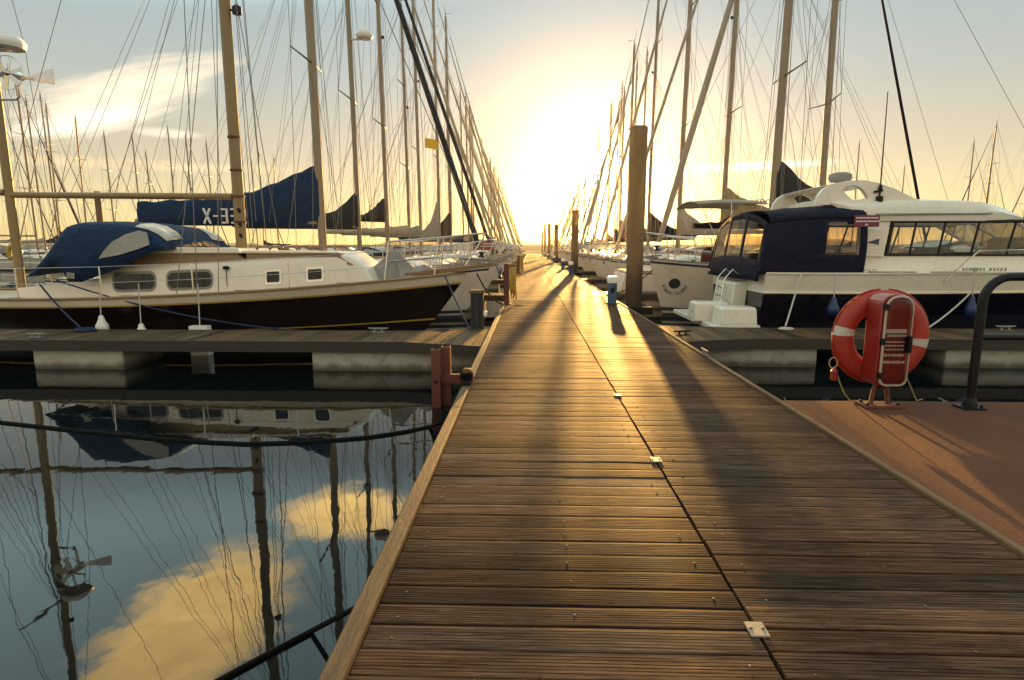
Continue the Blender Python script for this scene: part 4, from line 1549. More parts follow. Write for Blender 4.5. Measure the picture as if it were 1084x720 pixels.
olive_letters(rboats[1])

# ---- far rows: a handful of models, copied
protos = []
for i, (cov, hood, mh, L) in enumerate((('cover_navy', 'cover_navy', 14.0, 9.8), ('cover_blue', 'cover_blue', 14.6, 10.2), ('cover_grey', 'cover_navy', 13.4, 9.4),
                                        ('cover_black', 'cover_maroon', 15.2, 10.6), (None, 'cover_grey', 12.8, 9.0), ('sailcloth', 'cover_blue', 14.2, 9.8))):
    r_, _, _ = yacht('white yacht far along the left row where the masts bunch together', -1.0 - L / 2, 40.0, 1, L=L, mast_h=mh, cover=cov, hood=hood, near=False, seed=20 + i, wr=0.008, wins=2, peak=(0.9, 0.25, 0.15, 0.5, 0, 0.2)[i], dec=0.12,
                     genoa=('sailcloth', 'cover_navy', 'sailcloth')[i % 3], group='yachts far along the left row', mast_r=0.075, gr=0.055, mast_x=-1.0 - L / 2 - L * 0.43)
    protos.append((r_, L))
used = [0] * len(protos)


def far_boat(i, x_mid, Y, rz, label, group, sc=1.0):
    p, L = protos[i]
    o = p if not used[i] else copy_tree(p)
    used[i] += 1
    o.location = (x_mid, Y, WL)
    o.rotation_euler = (0, 0, rz)
    o.scale = (sc, sc, sc)
    o['label'] = label
    o['group'] = group
    return o


rf = random.Random(11)
FINGER_L, FINGER_R = [], []
Y, k = 40.8, 0
while Y < 112:
    i = rf.randrange(6)
    sc = rf.uniform(0.92, 1.06)
    far_boat(i, -1.0 - protos[i][1] * sc / 2 - rf.uniform(0, 0.5), Y, 0, 'white yacht far along the left row where the masts bunch together', 'yachts far along the left row', sc)
    k += 1
    Y += 3.3 if k % 2 else 4.2
Y, k = 41.5, 0
while Y < 112:
    i = rf.randrange(6)
    sc = rf.uniform(0.90, 1.05)
    far_boat(i, 2.9 + protos[i][1] * sc / 2 + rf.uniform(0, 0.5), Y, PI, 'white yacht far along the right row under the low sun', 'yachts far along the right row', sc)
    k += 1
    Y += 3.3 if k % 2 else 4.2
for px, ty in ((12, 120), (31, 60), (40, 103), (55, 98), (73, 117), (101, 123), (117, 140), (146, 143), (159, 160), (183, 135), (201, 142), (222, 150), (300, 165), (268, 170), (285, 160)):
    Y = rf.uniform(42, 56) if px < 210 else rf.uniform(58, 72)
    i = rf.randrange(6)
    p = at(px, 262, Y)
    top = at(px, ty, Y).z - WL
    sc = top / (13.4, 14.6, 13.4, 15.2, 12.8, 14.2)[i]
    far_boat(i, p.x, Y, rf.choice((0.0, PI)) + rf.uniform(-0.03, 0.03), 'pale yacht on the next pontoon beyond the left row, only its mast showing', 'yachts on the next pontoon to the left', max(0.7, min(1.1, sc)))
for px, ty in ((1013, 150), (1034, 160), (1045, 130), (1073, 126), (945, 185), (895, 150), (1100, 140)):
    Y = rf.uniform(48, 60)
    i = rf.randrange(6)
    p = at(px, 262, Y)
    top = at(px, ty, Y).z - WL
    sc = top / (14.0, 14.6, 13.4, 15.2, 12.8, 14.2)[i]
    far_boat(i, p.x, Y, rf.choice((0.0, PI)) + rf.uniform(-0.03, 0.03), 'pale yacht far off to the right whose mast shows above the cruiser roof', 'yachts far off to the right', max(0.7, min(1.1, sc)))
for i, (p, L) in enumerate(protos):
    if not used[i]:
        far_boat(i, -1.0 - L / 2, 112 + 3.4 * i, 0, 'white yacht far along the left row where the masts bunch together', 'yachts far along the left row')

yf = 15.8
for k in range(13):
    finger(-1, yf, yf + 0.9, 10.5, 'narrow finger pontoon between pairs of boats further along the left row', False, 'left finger pontoons')
    finger(1, yf + 0.55, yf + 1.45, 10.5, 'narrow finger pontoon between pairs of boats further along the right row', False, 'right finger pontoons')
    yf += 7.5

# ------------------------------------------------------------------ motor cruiser


def grid_panel(mb, S, us, vs, hole, mi=0):
    n, m_ = len(us), len(vs)
    idx = {}
    verts, faces = [], []
    for j, v in enumerate(vs):
        for i, u in enumerate(us):
            idx[i, j] = len(verts)
            verts.append(S(u, v))
    for j in range(m_ - 1):
        for i in range(n - 1):
            if not hole((us[i] + us[i + 1]) / 2, (vs[j] + vs[j + 1]) / 2):
                faces.append((idx[i, j], idx[i + 1, j], idx[i + 1, j + 1], idx[i, j + 1]))
    mb.add(verts, faces, mi)


def lin(a, b, n):
    return [a + (b - a) * i / n for i in range(n + 1)]


def cruiser():
    L, B, Y = 10.6, 3.1, 11.4
    xs = 3.95                       # transom, in the place
    cx = xs + L / 2
    root = thing('motor_cruiser', 'white motor cruiser with navy cockpit canopy and dark lower hull behind the lifebuoy', 'motorboat', (cx, Y, WL))
    yn = -B / 2                     # near side, local

    def lx(px, Yd=9.95):
        return at(px, 262, Yd).x - cx

    def lz(py, Yd=9.95):
        return at(950, py, Yd).z - WL
    H = Hull(L, B, (1.27, 1.33, 1.58), oh_b=1.5, oh_s=0.0, ws=0.93, draft=0.4, tm=0.5, vb=0.6)
    H.mesh([0, 0.06, 0.45, 0.735, 0.75, 0.87, 0.88, 1.0], [1, 1, 1, 2, 0, 2, 0], 26).build('hull', ['gelcoat', 'hull_navy', 'gelcoat_cream'], root, smooth=30)
    H.deck(0.0, 0.03).build('deck', 'gelcoat', root, smooth=40)
    H.rail(0.02, 0.0, 0.0).build('gunwale', 'gelcoat_cream', root, smooth=50)
    mb = MB()                       # spray rail where navy meets white
    for sd in (1, -1):
        mb.tube([H.pt(t, 0.745 * H.sheer(t), sd) + Vector((0, sd * 0.006, 0)) for t in lin(0, 0.98, 18)], 0.022, 6)
    mb.build('rubbing_strake', 'gelcoat_cream', root, smooth=50)
    # transom: bathing platform, two stern boxes, ladder locker
    mb = MB()
    mb.box((-L / 2 - 0.42, 0, 0.34), (0.84, 2.7, 0.09))
    mb.build('bathing_platform', 'gelcoat', root, bevel=0.02)
    for (pxa, pxb, pya, pyb, yy) in ((731, 768, 319, 342, -0.55), (758, 797, 324, 343.5, -1.1)):
        xa, xb = at(pxa, 330, Y + yy).x - cx, at(pxb, 330, Y + yy).x - cx
        za, zb = 0.38, at(760, pya, Y + yy).z - WL
        mb = MB()
        mb.loft([[(xa + 0.0, yy - 0.24, za), (xb, yy - 0.24, za), (xb, yy + 0.24, za), (xa, yy + 0.24, za)],
                 [(xa + 0.03, yy - 0.22, zb - 0.03), (xb - 0.02, yy - 0.22, zb - 0.03), (xb - 0.02, yy + 0.22, zb - 0.03), (xa + 0.03, yy + 0.22, zb - 0.03)],
                 [(xa + 0.06, yy - 0.19, zb), (xb - 0.05, yy - 0.19, zb), (xb - 0.05, yy + 0.19, zb), (xa + 0.06, yy + 0.19, zb)]])
        mb.build('stern_box', 'gelcoat', root, smooth=30, bevel=0.012)
    mb = MB()
    xa = -L / 2 - 0.40
    mb.loft([[(xa + 0.1, -0.62, 0.38), (xa + 0.36, -0.62, 0.38), (xa + 0.36, 0.4, 0.38), (xa + 0.1, 0.4, 0.38)],
             [(xa + 0.16, -0.62, 1.06), (xa + 0.42, -0.62, 1.10), (xa + 0.42, 0.4, 1.10), (xa + 0.16, 0.4, 1.06)]])
    mb.build('transom_locker', 'gelcoat', root, bevel=0.02)
    mb = MB()
    for i in range(4):
        z = 0.5 + 0.16 * i
        mb.tube([(xa - 0.06 + 0.02 * i, -0.55, z), (xa - 0.06 + 0.02 * i, -0.15, z)], 0.016, 6)
    for yy in (-0.55, -0.15):
        mb.tube([(xa - 0.08, yy, 0.4), (xa + 0.02, yy, 1.15), (xa + 0.15, yy, 1.3), (xa + 0.3, yy, 1.2)], 0.016, 6)
    mb.build('boarding_ladder', 'steel', root, smooth=50)
    # --- canopy: panels with real openings and clear vinyl in them
    zb_ = H.sheer(0.1) - 0.01
    xr0, xr1 = lx(804, 10.0), lx(813, 10.1)      # rear wall bottom and top
    xf = lx(916, 10.1)
    zt = lz(219, 10.4)
    hw = 1.30

    def roof_z(u):
        return zt - 0.10 * (1 - u) ** 2 - 0.05 * u ** 3
    can = None
    mb = MB()
    # roof
    rings = []
    for i in range(11):
        u = i / 10
        x = xr1 + 0.02 + (xf - xr1 - 0.02) * u
        rings.append([(x, hw * math.copysign(abs(math.cos(PI * j / 14)) ** 0.5, math.cos(PI * j / 14)), roof_z(u) - 0.20 + 0.26 * abs(math.sin(PI * j / 14)) ** 0.8 + 0.008 * math.sin(i * 2.1 + j)) for j in range(15)])
    mb.loft(rings, 0, closed=False, caps=(False, False))

    def side(sd):
        def S(u, v):
            xb, xt = xr0 + (xf - 0.05 - xr0) * u, xr1 + (xf - xr1) * u
            z1 = roof_z(u) - 0.195
            bulge = 0.05 * math.sin(PI * v)
            return (xb + (xt - xb) * v, sd * (hw + 0.10 - 0.10 * v + bulge), zb_ + (z1 - zb_) * v)
        return S

    def rear(u, v):
        w_ = hw + 0.10 - 0.10 * v
        return (xr0 + (xr1 - xr0) * v - 0.05 * math.sin(PI * u), -w_ + 2 * w_ * u, zb_ - 0.12 + (roof_z(0) - 0.20 + 0.26 * abs(math.sin(PI * u)) ** 0.8 - zb_ + 0.12) * v)
    ua, ub, va, vb_ = 0.60, 0.93, 0.36, 0.96
    for sd in (-1, 1):
        if sd < 0:
            h1 = lambda u, v: ua < u < ub and va < v < vb_ - 0.02 - 0.5 * max(0, u - 0.78)
        else:
            h1 = lambda u, v: 0.12 < u < 0.93 and va < v < vb_
        us = lin(0, 0.12, 2)[:-1] + lin(0.12, ua, 5)[:-1] + lin(ua, ub, 10)[:-1] + lin(ub, 1, 2)
        vs = lin(0, va, 4)[:-1] + lin(va, vb_, 14)[:-1] + lin(vb_, 1, 1)
        grid_panel(mb, side(sd), us, vs, h1)
    hr = lambda u, v: (0.06 < u < 0.31 or 0.35 < u < 0.63 or 0.67 < u < 0.94) and 0.34 < v < 0.90
    grid_panel(mb, rear, [0, 0.06, 0.14, 0.22, 0.31, 0.35, 0.45, 0.54, 0.63, 0.67, 0.76, 0.85, 0.94, 1], lin(0, 0.34, 3)[:-1] + lin(0.34, 0.90, 5)[:-1] + [0.90, 1], hr)
    can = mb.build('cockpit_canopy', 'cover_navy', root, smooth=50)
    can.modifiers.new('thickness', 'SOLIDIFY').thickness = 0.012
    mb = MB()
    S = side(-1)
    grid_panel(mb, lambda u, v: Vector(S(u, v)) + Vector((0, 0.004, 0)), lin(ua, ub, 6), lin(va, vb_, 6), lambda u, v: False)
    mb.build('window', 'cover_glass', can, smooth=60)
    mb = MB()
    S2 = side(1)
    grid_panel(mb, S2, lin(0.12, 0.93, 6), lin(va, vb_, 4), lambda u, v: False)
    mb.build('window', 'clear_vinyl', can, smooth=60)
    for (a, b) in ((0.06, 0.31), (0.35, 0.63), (0.67, 0.94)):
        mb = MB()
        grid_panel(mb, lambda u, v: Vector(rear(u, v)) + Vector((0.004, 0, 0)), lin(a, b, 4), lin(0.34, 0.90, 4), lambda u, v: False)
        mb.build('window', 'clear_vinyl', can, smooth=60)
    # --- wheelhouse
    x0, x1 = lx(917), lx(1130)                      # aft wall, windscreen foot
    xw = lx(949)
    z_d, z_s, z_h, z_t = H.sheer(0.4) - 0.02, lz(271), lz(233), lz(213)
    wb, wt = 1.20, 1.08
    mb = MB()
    for sd in (-1, 1):                               # lower side, aft panel, header, pillars
        mb.loft([[(x0, sd * wb, z_d), (x0, sd * (wb - 0.03), z_d), (x0, sd * (wb - 0.05), z_s), (x0, sd * (wb - 0.02), z_s)],
                 [(x1 + 1.3, sd * wb * 0.86, z_d), (x1 + 1.3, sd * (wb * 0.86 - 0.03), z_d), (x1 + 1.1, sd * (wb * 0.86 - 0.05), z_s), (x1 + 1.1, sd * (wb * 0.86 - 0.02), z_s)]])
        mb.loft([[(x0, sd * (wb - 0.02), z_s), (x0, sd * (wb - 0.06), z_s), (x0 + 0.05, sd * (wt - 0.04), z_h), (x0 + 0.05, sd * wt, z_h)],
                 [(xw - 0.04, sd * (wb - 0.02), z_s), (xw - 0.04, sd * (wb - 0.06), z_s), (xw + 0.08, sd * (wt - 0.04), z_h), (xw + 0.08, sd * wt, z_h)]])
    mb.build('cabin_side', 'gelcoat', root, smooth=30)
    mb = MB()
    rings = []
    for (x, hw_, zz, th) in ((x0 - 0.42, wt - 0.05, z_t + 0.03, 0.05), (x0 + 0.1, wt + 0.03, z_t + 0.045, z_t + 0.045 - z_h), (lx(1000), wt + 0.04, z_t + 0.05, z_t + 0.05 - z_h), (lx(1052), wt + 0.03, z_t + 0.03, z_t + 0.03 - z_h), (lx(1076), wt + 0.01, z_t - 0.06, z_t - 0.06 - z_h), (lx(1100), wt - 0.04, z_t - 0.19, z_t - 0.17 - z_h)):
        rings.append([(x, -hw_, zz - th), (x, -hw_ - 0.02, zz - th * 0.45), (x, -hw_ + 0.07, zz - 0.015), (x, -hw_ * 0.5, zz + 0.05), (x, 0, zz + 0.07), (x, hw_ * 0.5, zz + 0.05), (x, hw_ - 0.07, zz - 0.015), (x, hw_ + 0.02, zz - th * 0.45), (x, hw_, zz - th)])
    mb.loft(rings)
    roof = mb.build('roof', 'gelcoat', root, smooth=40)
    mb = MB()
    for sd in (-1, 1):
        mb.tube([(lx(935), sd * (wt + 0.085), lz(226)), (lx(1060), sd * (wt + 0.085), lz(225))], 0.018, 6)
    mb.build('grab_rail', 'vinyl_grey', roof)
    # window frames and panes
    xe = x1 + 0.35
    for sd in (-1, 1):
        def W(px_, v, off=0.0):
            x = lx(px_)
            f = (x - xw) / (xe - xw)
            yb = (wb - 0.02) * (1 - f) + wb * 0.88 * f
            return Vector((x + 0.12 * v, sd * (yb + (wt - yb) * v + off), z_s + (z_h - z_s) * v))
        cuts = [949, 975, 1007, 1044, 1084, 1118]
        mb = MB()
        for p_ in cuts:
            mb.tube([W(p_, 0), W(p_, 1)], 0.02 if p_ != 949 else 0.035, 6)
        mb.tube([W(p_, 0.02) for p_ in cuts], 0.018, 6)
        mb.tube([W(p_, 0.99) for p_ in cuts], 0.03, 6)
        fr = mb.build('window_frame', 'black_steel', root, smooth=50)
        for a, b in zip(cuts[:-1], cuts[1:]):
            mb = MB()
            mb.add([W(a, 0), W(b, 0), W(b, 1), W(a, 1)], [(0, 1, 2, 3)])
            g = mb.build('pane', 'cabin_glass', fr)
            g.modifiers.new('thickness', 'SOLIDIFY').thickness = 0.006
    mb = MB()                                         # windscreen, raked
    A = [(lx(1118) + 0.75, -0.95, z_s - 0.02), (lx(1118) + 0.75, 0.95, z_s - 0.02), (lx(1092), 0.98, z_h + 0.02), (lx(1092), -0.98, z_h + 0.02)]
    mb.add(A, [(0, 1, 2, 3)])
    wsn = mb.build('windscreen', 'cabin_glass', root)
    wsn.modifiers.new('thickness', 'SOLIDIFY').thickness = 0.006
    mb = MB()
    for a, b in ((0, 3), (1, 2), (0, 1)):
        mb.tube([A[a], A[b]], 0.03, 6)
    mb.tube([(A[0][0], 0, A[0][2]), (A[3][0], 0, A[3][2])], 0.025, 6)
    mb.build('windscreen_frame', 'gelcoat', wsn)
    # fore cabin under the windscreen
    mb = MB()
    rings = []
    for (x, w_, zz) in ((lx(1105), 1.06, z_s - 0.03), (lx(1150), 1.02, z_s - 0.06), (L * 0.30, 0.8, z_s - 0.2), (L * 0.42, 0.35, H.sheer(0.9) + 0.06)):
        zd = H.sheer(H.t_of(x)) - 0.02
        rings.append([(x, -w_, zd), (x, -w_ * 0.93, zz - 0.06), (x, -w_ * 0.8, zz), (x, w_ * 0.8, zz), (x, w_ * 0.93, zz - 0.06), (x, w_, zd)])
    mb.loft(rings)
    mb.build('fore_cabin', 'gelcoat', root, smooth=30)
    # seats and dashboard seen through the glass
    for (pa, pb, py, yy) in ((1052, 1066, 251, -0.5), (1070, 1086, 251, -0.1), (1052, 1068, 252, 0.6)):
        xa, xb = at(pa, 260, Y + yy).x - cx, at(pb, 260, Y + yy).x - cx
        mb = MB()
        zz = at(1060, py, Y + yy).z - WL
        mb.loft([[(xa, yy - 0.24, z_s - 0.5), (xb, yy - 0.24, z_s - 0.5), (xb, yy + 0.24, z_s - 0.5), (xa, yy + 0.24, z_s - 0.5)],
                 [(xa + 0.05, yy - 0.24, zz - 0.06), (xb + 0.02, yy - 0.24, zz - 0.06), (xb + 0.02, yy + 0.24, zz - 0.06), (xa + 0.05, yy + 0.24, zz - 0.06)],
                 [(xa + 0.09, yy - 0.18, zz), (xb - 0.02, yy - 0.18, zz), (xb - 0.02, yy + 0.18, zz), (xa + 0.09, yy + 0.18, zz)]])
        mb.build('helm_seat', 'cover_navy', root, bevel=0.02)
    mb = MB()
    mb.loft([[(lx(985, 10.6), -0.9, z_s - 0.4), (lx(1005, 10.6), -0.9, z_s - 0.4), (lx(1005, 10.6), -0.3, z_s - 0.4), (lx(985, 10.6), -0.3, z_s - 0.4)],
             [(lx(987, 10.6), -0.88, z_s + 0.14), (lx(1003, 10.6), -0.88, z_s + 0.12), (lx(1003, 10.6), -0.32, z_s + 0.12), (lx(987, 10.6), -0.32, z_s + 0.14)]])
    mb.box((lx(1100, 10.6), 0, z_s - 0.1), (0.5, 1.9, 0.3))
    mb.box(((x0 + x1) / 2 + 0.4, 0, z_s - 0.42), (x1 - x0 + 0.8, 2.0, 0.04))
    mb.build('saloon_sofa', 'cover_black', root)
    # louvred vent panel
    mb = MB()
    xa, xb = lx(922), lx(945)
    za, zb2 = lz(272), lz(242)
    mb.box(((xa + xb) / 2, -wb + 0.0, (za + zb2) / 2), (xb - xa, 0.05, zb2 - za))
    for i in range(8):
        z = za + (zb2 - za) * (i + 0.5) / 8
        mb.box(((xa + xb) / 2, -wb - 0.028, z), (xb - xa - 0.06, 0.012, (zb2 - za) / 8 * 0.62))
    v_ = mb.build('vent_panel', 'gelcoat', root)
    mb = MB()
    zc = (za + zb2) / 2 + 0.02
    mb.prism([(xa + 0.05, zc - 0.01), (xa + 0.24, zc + 0.05), (xa + 0.24, zc - 0.05)], -wb - 0.045, -wb - 0.036)
    mb.build('badge', 'stripe_navy', v_)
    # radar arch with its oval opening, whip aerial, lamp, radome
    mb = MB()
    Ya = 10.45
    out = [(858, 217), (861, 207), (866, 200), (874, 195), (890, 191.5), (908, 191), (922, 194), (940, 200), (956, 208), (972, 214.5), (985, 217)]
    outer = [(lx(p, Ya), lz(q, Ya)) for p, q in out]
    hole = [(lx(p, Ya), lz(q, Ya)) for p, q in ((897, 212), (890, 206), (885, 200.5), (889, 197.5), (897, 196), (904, 198.5), (909, 203), (913, 209.5), (906, 211))]
    n_ = len(hole)

    def wing(yy0, yy1):
        # ring between outline and hole, triangulated with bmesh
        bm = bmesh.new()
        vo = [bm.verts.new((x, yy0, z)) for x, z in outer]
        vh = [bm.verts.new((x, yy0, z)) for x, z in hole]
        ed = []
        for lst in (vo, vh):
            for i in range(len(lst)):
                ed.append(bm.edges.new((lst[i], lst[(i + 1) % len(lst)])))
        bmesh.ops.triangle_fill(bm, use_beauty=True, edges=ed)
        bm.verts.index_update()
        fcs = [[v.index for v in f.verts] for f in bm.faces]
        vv = [v.co.copy() for v in bm.verts]
        bm.free()
        mb.add(vv, fcs)
        mb.add([Vector((v.x, yy1, v.z)) for v in vv], fcs)
        for lst in (outer, hole):
            m_ = len(lst)
            mb.add([(x, yy0, z) for x, z in lst] + [(x, yy1, z) for x, z in lst], [(i, (i + 1) % m_, m_ + (i + 1) % m_, m_ + i) for i in range(m_)])
    ycam = Ya - Y
    wing(ycam - 0.04, ycam + 0.06)
    wing(0.85, 0.95)
    mb.loft([[(lx(872, Ya), ycam - 0.03, lz(195.5, Ya)), (lx(872, Ya), 0.94, lz(195.5, Ya)), (lx(874, Ya), 0.94, lz(198.5, Ya)), (lx(874, Ya), ycam - 0.03, lz(198.5, Ya))],
             [(lx(890, Ya), ycam - 0.03, lz(191.2, Ya)), (lx(890, Ya), 0.94, lz(191.2, Ya)), (lx(890, Ya), 0.94, lz(194.5, Ya)), (lx(890, Ya), ycam - 0.03, lz(194.5, Ya))],
             [(lx(922, Ya), ycam - 0.03, lz(193.4, Ya)), (lx(922, Ya), 0.94, lz(193.4, Ya)), (lx(921, Ya), 0.94, lz(197, Ya)), (lx(921, Ya), ycam - 0.03, lz(197, Ya))]])
    arch = mb.build('radar_arch', 'gelcoat', root)
    mb = MB()
    p = Vector((lx(886, Y), 0.1, lz(187, Y)))
    mb.lathe([(0.03, -0.085), (0.17, -0.08), (0.2, -0.02), (0.19, 0.05), (0.12, 0.085), (0.02, 0.09)], p, 16)
    mb.tube([p - Vector((0, 0, 0.2)), p - Vector((0, 0, 0.06))], 0.05, 8)
    mb.build('radome', 'cover_grey', arch, smooth=40)
    mb = MB()
    xa = lx(924, Ya)
    yy = ycam - 0.06
    mb.tube([(xa, yy, lz(213, Ya)), (xa - 0.03, yy, lz(98, Ya))], [0.014, 0.008], 6)
    mb.tube([(xa - 0.10, yy, lz(203.5, Ya)), (xa + 0.04, yy, lz(202, Ya))], 0.02, 6)
    mb.lathe([(0.02, -0.05), (0.055, -0.045), (0.055, 0.045), (0.02, 0.05)], (xa, yy, lz(211, Ya)), 10)
    mb.lathe([(0.015, -0.04), (0.032, -0.02), (0.032, 0.05), (0.012, 0.08)], (xa, yy, lz(201, Ya)), 8)
    mb.build('aerial', 'black_steel', arch, smooth=40)
    # bow rail
    mb = MB()
    for sd in (-1, 1):
        xx0 = lx(1001)
        p0 = H.surf(xx0, H.sheer(H.t_of(xx0)) * 0.9, sd, 0.02)
        tops = []
        for px_ in (1034, 1060, 1100, 1150):
            x = lx(px_)
            p = H.surf(x, H.sheer(H.t_of(x)), sd, -0.03)
            tops.append(p + Vector((0, 0, 0.36)))
        for x in (L * 0.3, L * 0.4, L * 0.47):
            p = H.surf(x, H.sheer(H.t_of(x)), sd, -0.03)
            tops.append(p + Vector((0, 0, 0.4)))
        mb.tube([p0] + tops + [Vector((L / 2 + 0.05, 0, H.fb[2] + 0.42))], 0.014, 6)
        for q_ in tops[2::2]:
            mb.tube([q_, q_ - Vector((0, 0, 0.38))], 0.012, 6)
    mb.build('bow_rail', 'steel', root, smooth=60)
    # coach lines and model lettering on the topside
    hull = [c for c in root.children if c.name.startswith('hull')][0]
    mb = MB()
    for (pa, pya, pb, pyb) in ((985, 282, 1084, 281), (985, 282, 1010, 289), (1010, 289, 1084, 290.5), (920, 284.5, 970, 284)):
        pts = []
        for i in range(9):
            f = i / 8
            p_ = at(pa + (pb - pa) * f, pya + (pyb - pya) * f, 9.9)
            z = min(p_.z - WL, H.sheer(0.5) - 0.03)
            pts.append(H.surf(p_.x - cx, z, -1, 0.003))
        mb.tube(pts, 0.007, 5)
    mb.build('coach_line', 'black_steel', hull)
    mb = MB()
    rr = random.Random(4)
    p_ = at(1017, 287, 9.9)
    x = p_.x - cx
    while x < at(1062, 287, 9.9).x - cx:
        w_ = rr.uniform(0.03, 0.055)
        if rr.random() < 0.88:
            q_ = H.surf(x + w_ / 2, at(1040, 285.2, 9.9).z - WL - 0.0, -1, 0.004)
            mb.box(q_, (w_ * 0.75, 0.008, 0.05))
        x += w_ + 0.012
    mb.build('lettering', 'vinyl_grey', hull)
    for px_ in (806, 925, 1035):
        mb = MB()
        x = lx(px_)
        p = H.surf(x, H.sheer(H.t_of(x)), -1, -0.08)
        mb.tube([(p.x - 0.1, p.y, p.z + 0.06), (p.x + 0.1, p.y, p.z + 0.06)], 0.014, 6)
        mb.tube([(p.x, p.y, p.z), (p.x, p.y, p.z + 0.06)], 0.02, 6)
        mb.build('deck_cleat', 'steel', root)
    return root, H, lx, lz, cx, Y


croot, CH, clx, clz, ccx, cY = cruiser()


def broker_board(label, p, w, h, tilt=0.0):
    root = thing('sale_board', label, 'sign', p, 0)
    mb = MB()
    mb.box((0, 0, 0), (w, 0.012, h), ry=tilt)
    b = mb.build('board', 'sign_maroon', root)
    mb = MB()
    rr = random.Random(int(w * 1000))
    for row, zz in ((0, 0.27), (1, -0.03)):
        x = -w * 0.44
        while x < w * 0.42:
            ww = rr.uniform(0.03, 0.06) * w / 0.4
            mb.box((x + ww / 2, -0.008, zz * h), (ww * 0.8, 0.006, h * 0.11), ry=tilt)
            x += ww
    mb.prism([(-0.03, -0.38 * h), (0.03, -0.38 * h), (0, -0.2 * h)], -0.012, -0.006)
    mb.build('lettering', 'ink_white', b)
    mb = MB()
    for sx in (-0.4, 0.4):
        mb.tube([(sx * w, 0.008, h * 0.5), (sx * w, 0.012, h * 0.62)], 0.006, 5)
    mb.build('tie', 'black_steel', root)
    return root


broker_board('small maroon board with white lettering fixed to the motor cruiser above its vent', at(917.5, 234, 10.05), 0.41, 0.19)
broker_board('maroon board with white lettering on a bow rail in the left row', at(512, 260.5, 17.4), 0.62, 0.24, 0.03)

# ------------------------------------------------------------------ fenders and ropes


def fender(p, ztop, label, m='fender_white', r=0.10, ln=0.45, rope='rope_white', kind='sausage'):
    root = thing('fender', label, 'fender', p)
    mb = MB()
    if kind == 'sausage':
        mb.lathe([(0.015, -ln / 2 - 0.05), (0.03, -ln / 2 - 0.04), (r * 0.8, -ln / 2 + 0.02), (r, -ln / 2 + 0.08), (r, ln / 2 - 0.08), (r * 0.8, ln / 2 - 0.02), (0.03, ln / 2 + 0.04), (0.015, ln / 2 + 0.06)], n=14)
    elif kind == 'pear':
        mb.lathe([(0.02, -ln / 2), (r * 0.7, -ln / 2 + 0.03), (r, -ln * 0.2), (r * 0.9, 0), (r * 0.5, ln * 0.25), (0.04, ln * 0.4), (0.03, ln / 2)], n=14)
    else:
        mb.loft([[(x, y_, -ln / 2) for x, y_ in rrect(2 * r, r, 0.02)], [(x, y_, ln / 2) for x, y_ in rrect(2 * r, r, 0.02)]])
    mb.build('body', m, root, smooth=50)
    mb = MB()
    mb.tube([(0, 0, ln / 2), (0.01, 0.02, ztop - p[2])], 0.009, 5)
    mb.build('line', rope, root)
    return root


def on(px, py, Y):
    return tuple(at(px, py, Y))


fender(on(108, 344, 9.12), at(108, 300, 9.2).z, 'round-topped white fender left of the other two beside the black hull', r=0.10, ln=0.30, kind='pear')
fender(on(150, 350, 9.12), at(150, 300, 9.2).z, 'small pointed white fender between the other two on the black hull', r=0.09, ln=0.22, kind='pear')
fender(on(213, 362, 9.10), at(213, 300, 9.2).z, 'square white fender hanging against the black hull below its second window', r=0.15, ln=0.52, kind='flat')
fender(on(882, 325, 9.70), at(882, 290, 9.8).z, 'blue fender hanging on the cruiser left of the lifebuoy', 'fender_blue', r=0.10, ln=0.32, kind='pear')
fender(on(1028, 325, 9.70), at(1028, 282, 9.8).z, 'blue fender hanging on the cruiser behind the black rail', 'fender_blue', r=0.09, ln=0.36, kind='pear')


def rope(pts, r, m, label, coil=None):
    mb = MB()
    mb.tube(pts, r, 7)
    if coil:
        c, rad, turns = coil
        mb.tube([(c[0] + rad * (1 - 0.25 * i / (turns * 14)) * math.cos(2 * PI * i / 14) * 1.25, c[1] + rad * (1 - 0.25 * i / (turns * 14)) * math.sin(2 * PI * i / 14), c[2] + r + 0.012 * (i / 14)) for i in range(turns * 14)], r, 6)
    return tag(mb.build('mooring_rope', m, smooth=60), label, 'rope')


# the heavy dark warp from the boardwalk's edge, sagging out over the water, and a second below it
cl_l = Vector((XL + 0.04, 5.19, 0.03))
a = Vector((XL + 0.03, 5.20, 0.045))


def onz(px, py, z):
    d = ray(px, py)
    return Vector((0, 0, CAMH)) + d * ((z - CAMH) / d.z)


rope([a + Vector((0.05, 0.02, 0.0)), a, onz(470, 446, -0.25), onz(455, 452, WL + 0.005), onz(430, 457, WL + 0.005), onz(390, 463, WL + 0.005), onz(330, 468, WL + 0.005), onz(260, 470, WL + 0.005), onz(180, 466, WL + 0.005), onz(90, 457, WL + 0.005), onz(0, 447, WL + 0.005), onz(-200, 430, WL + 0.005)], 0.019, 'rope_dark', 'heavy dark mooring rope sagging over the water from the boardwalk cleat')
rope([onz(384, 640, -0.06), onz(368, 648, -0.25), onz(330, 668, WL + 0.01), onz(280, 694, WL + 0.008), onz(225, 724, WL + 0.008), onz(100, 790, WL + 0.008)], 0.012, 'rope_dark', 'dark rope running from the boardwalk edge to the bottom left corner')
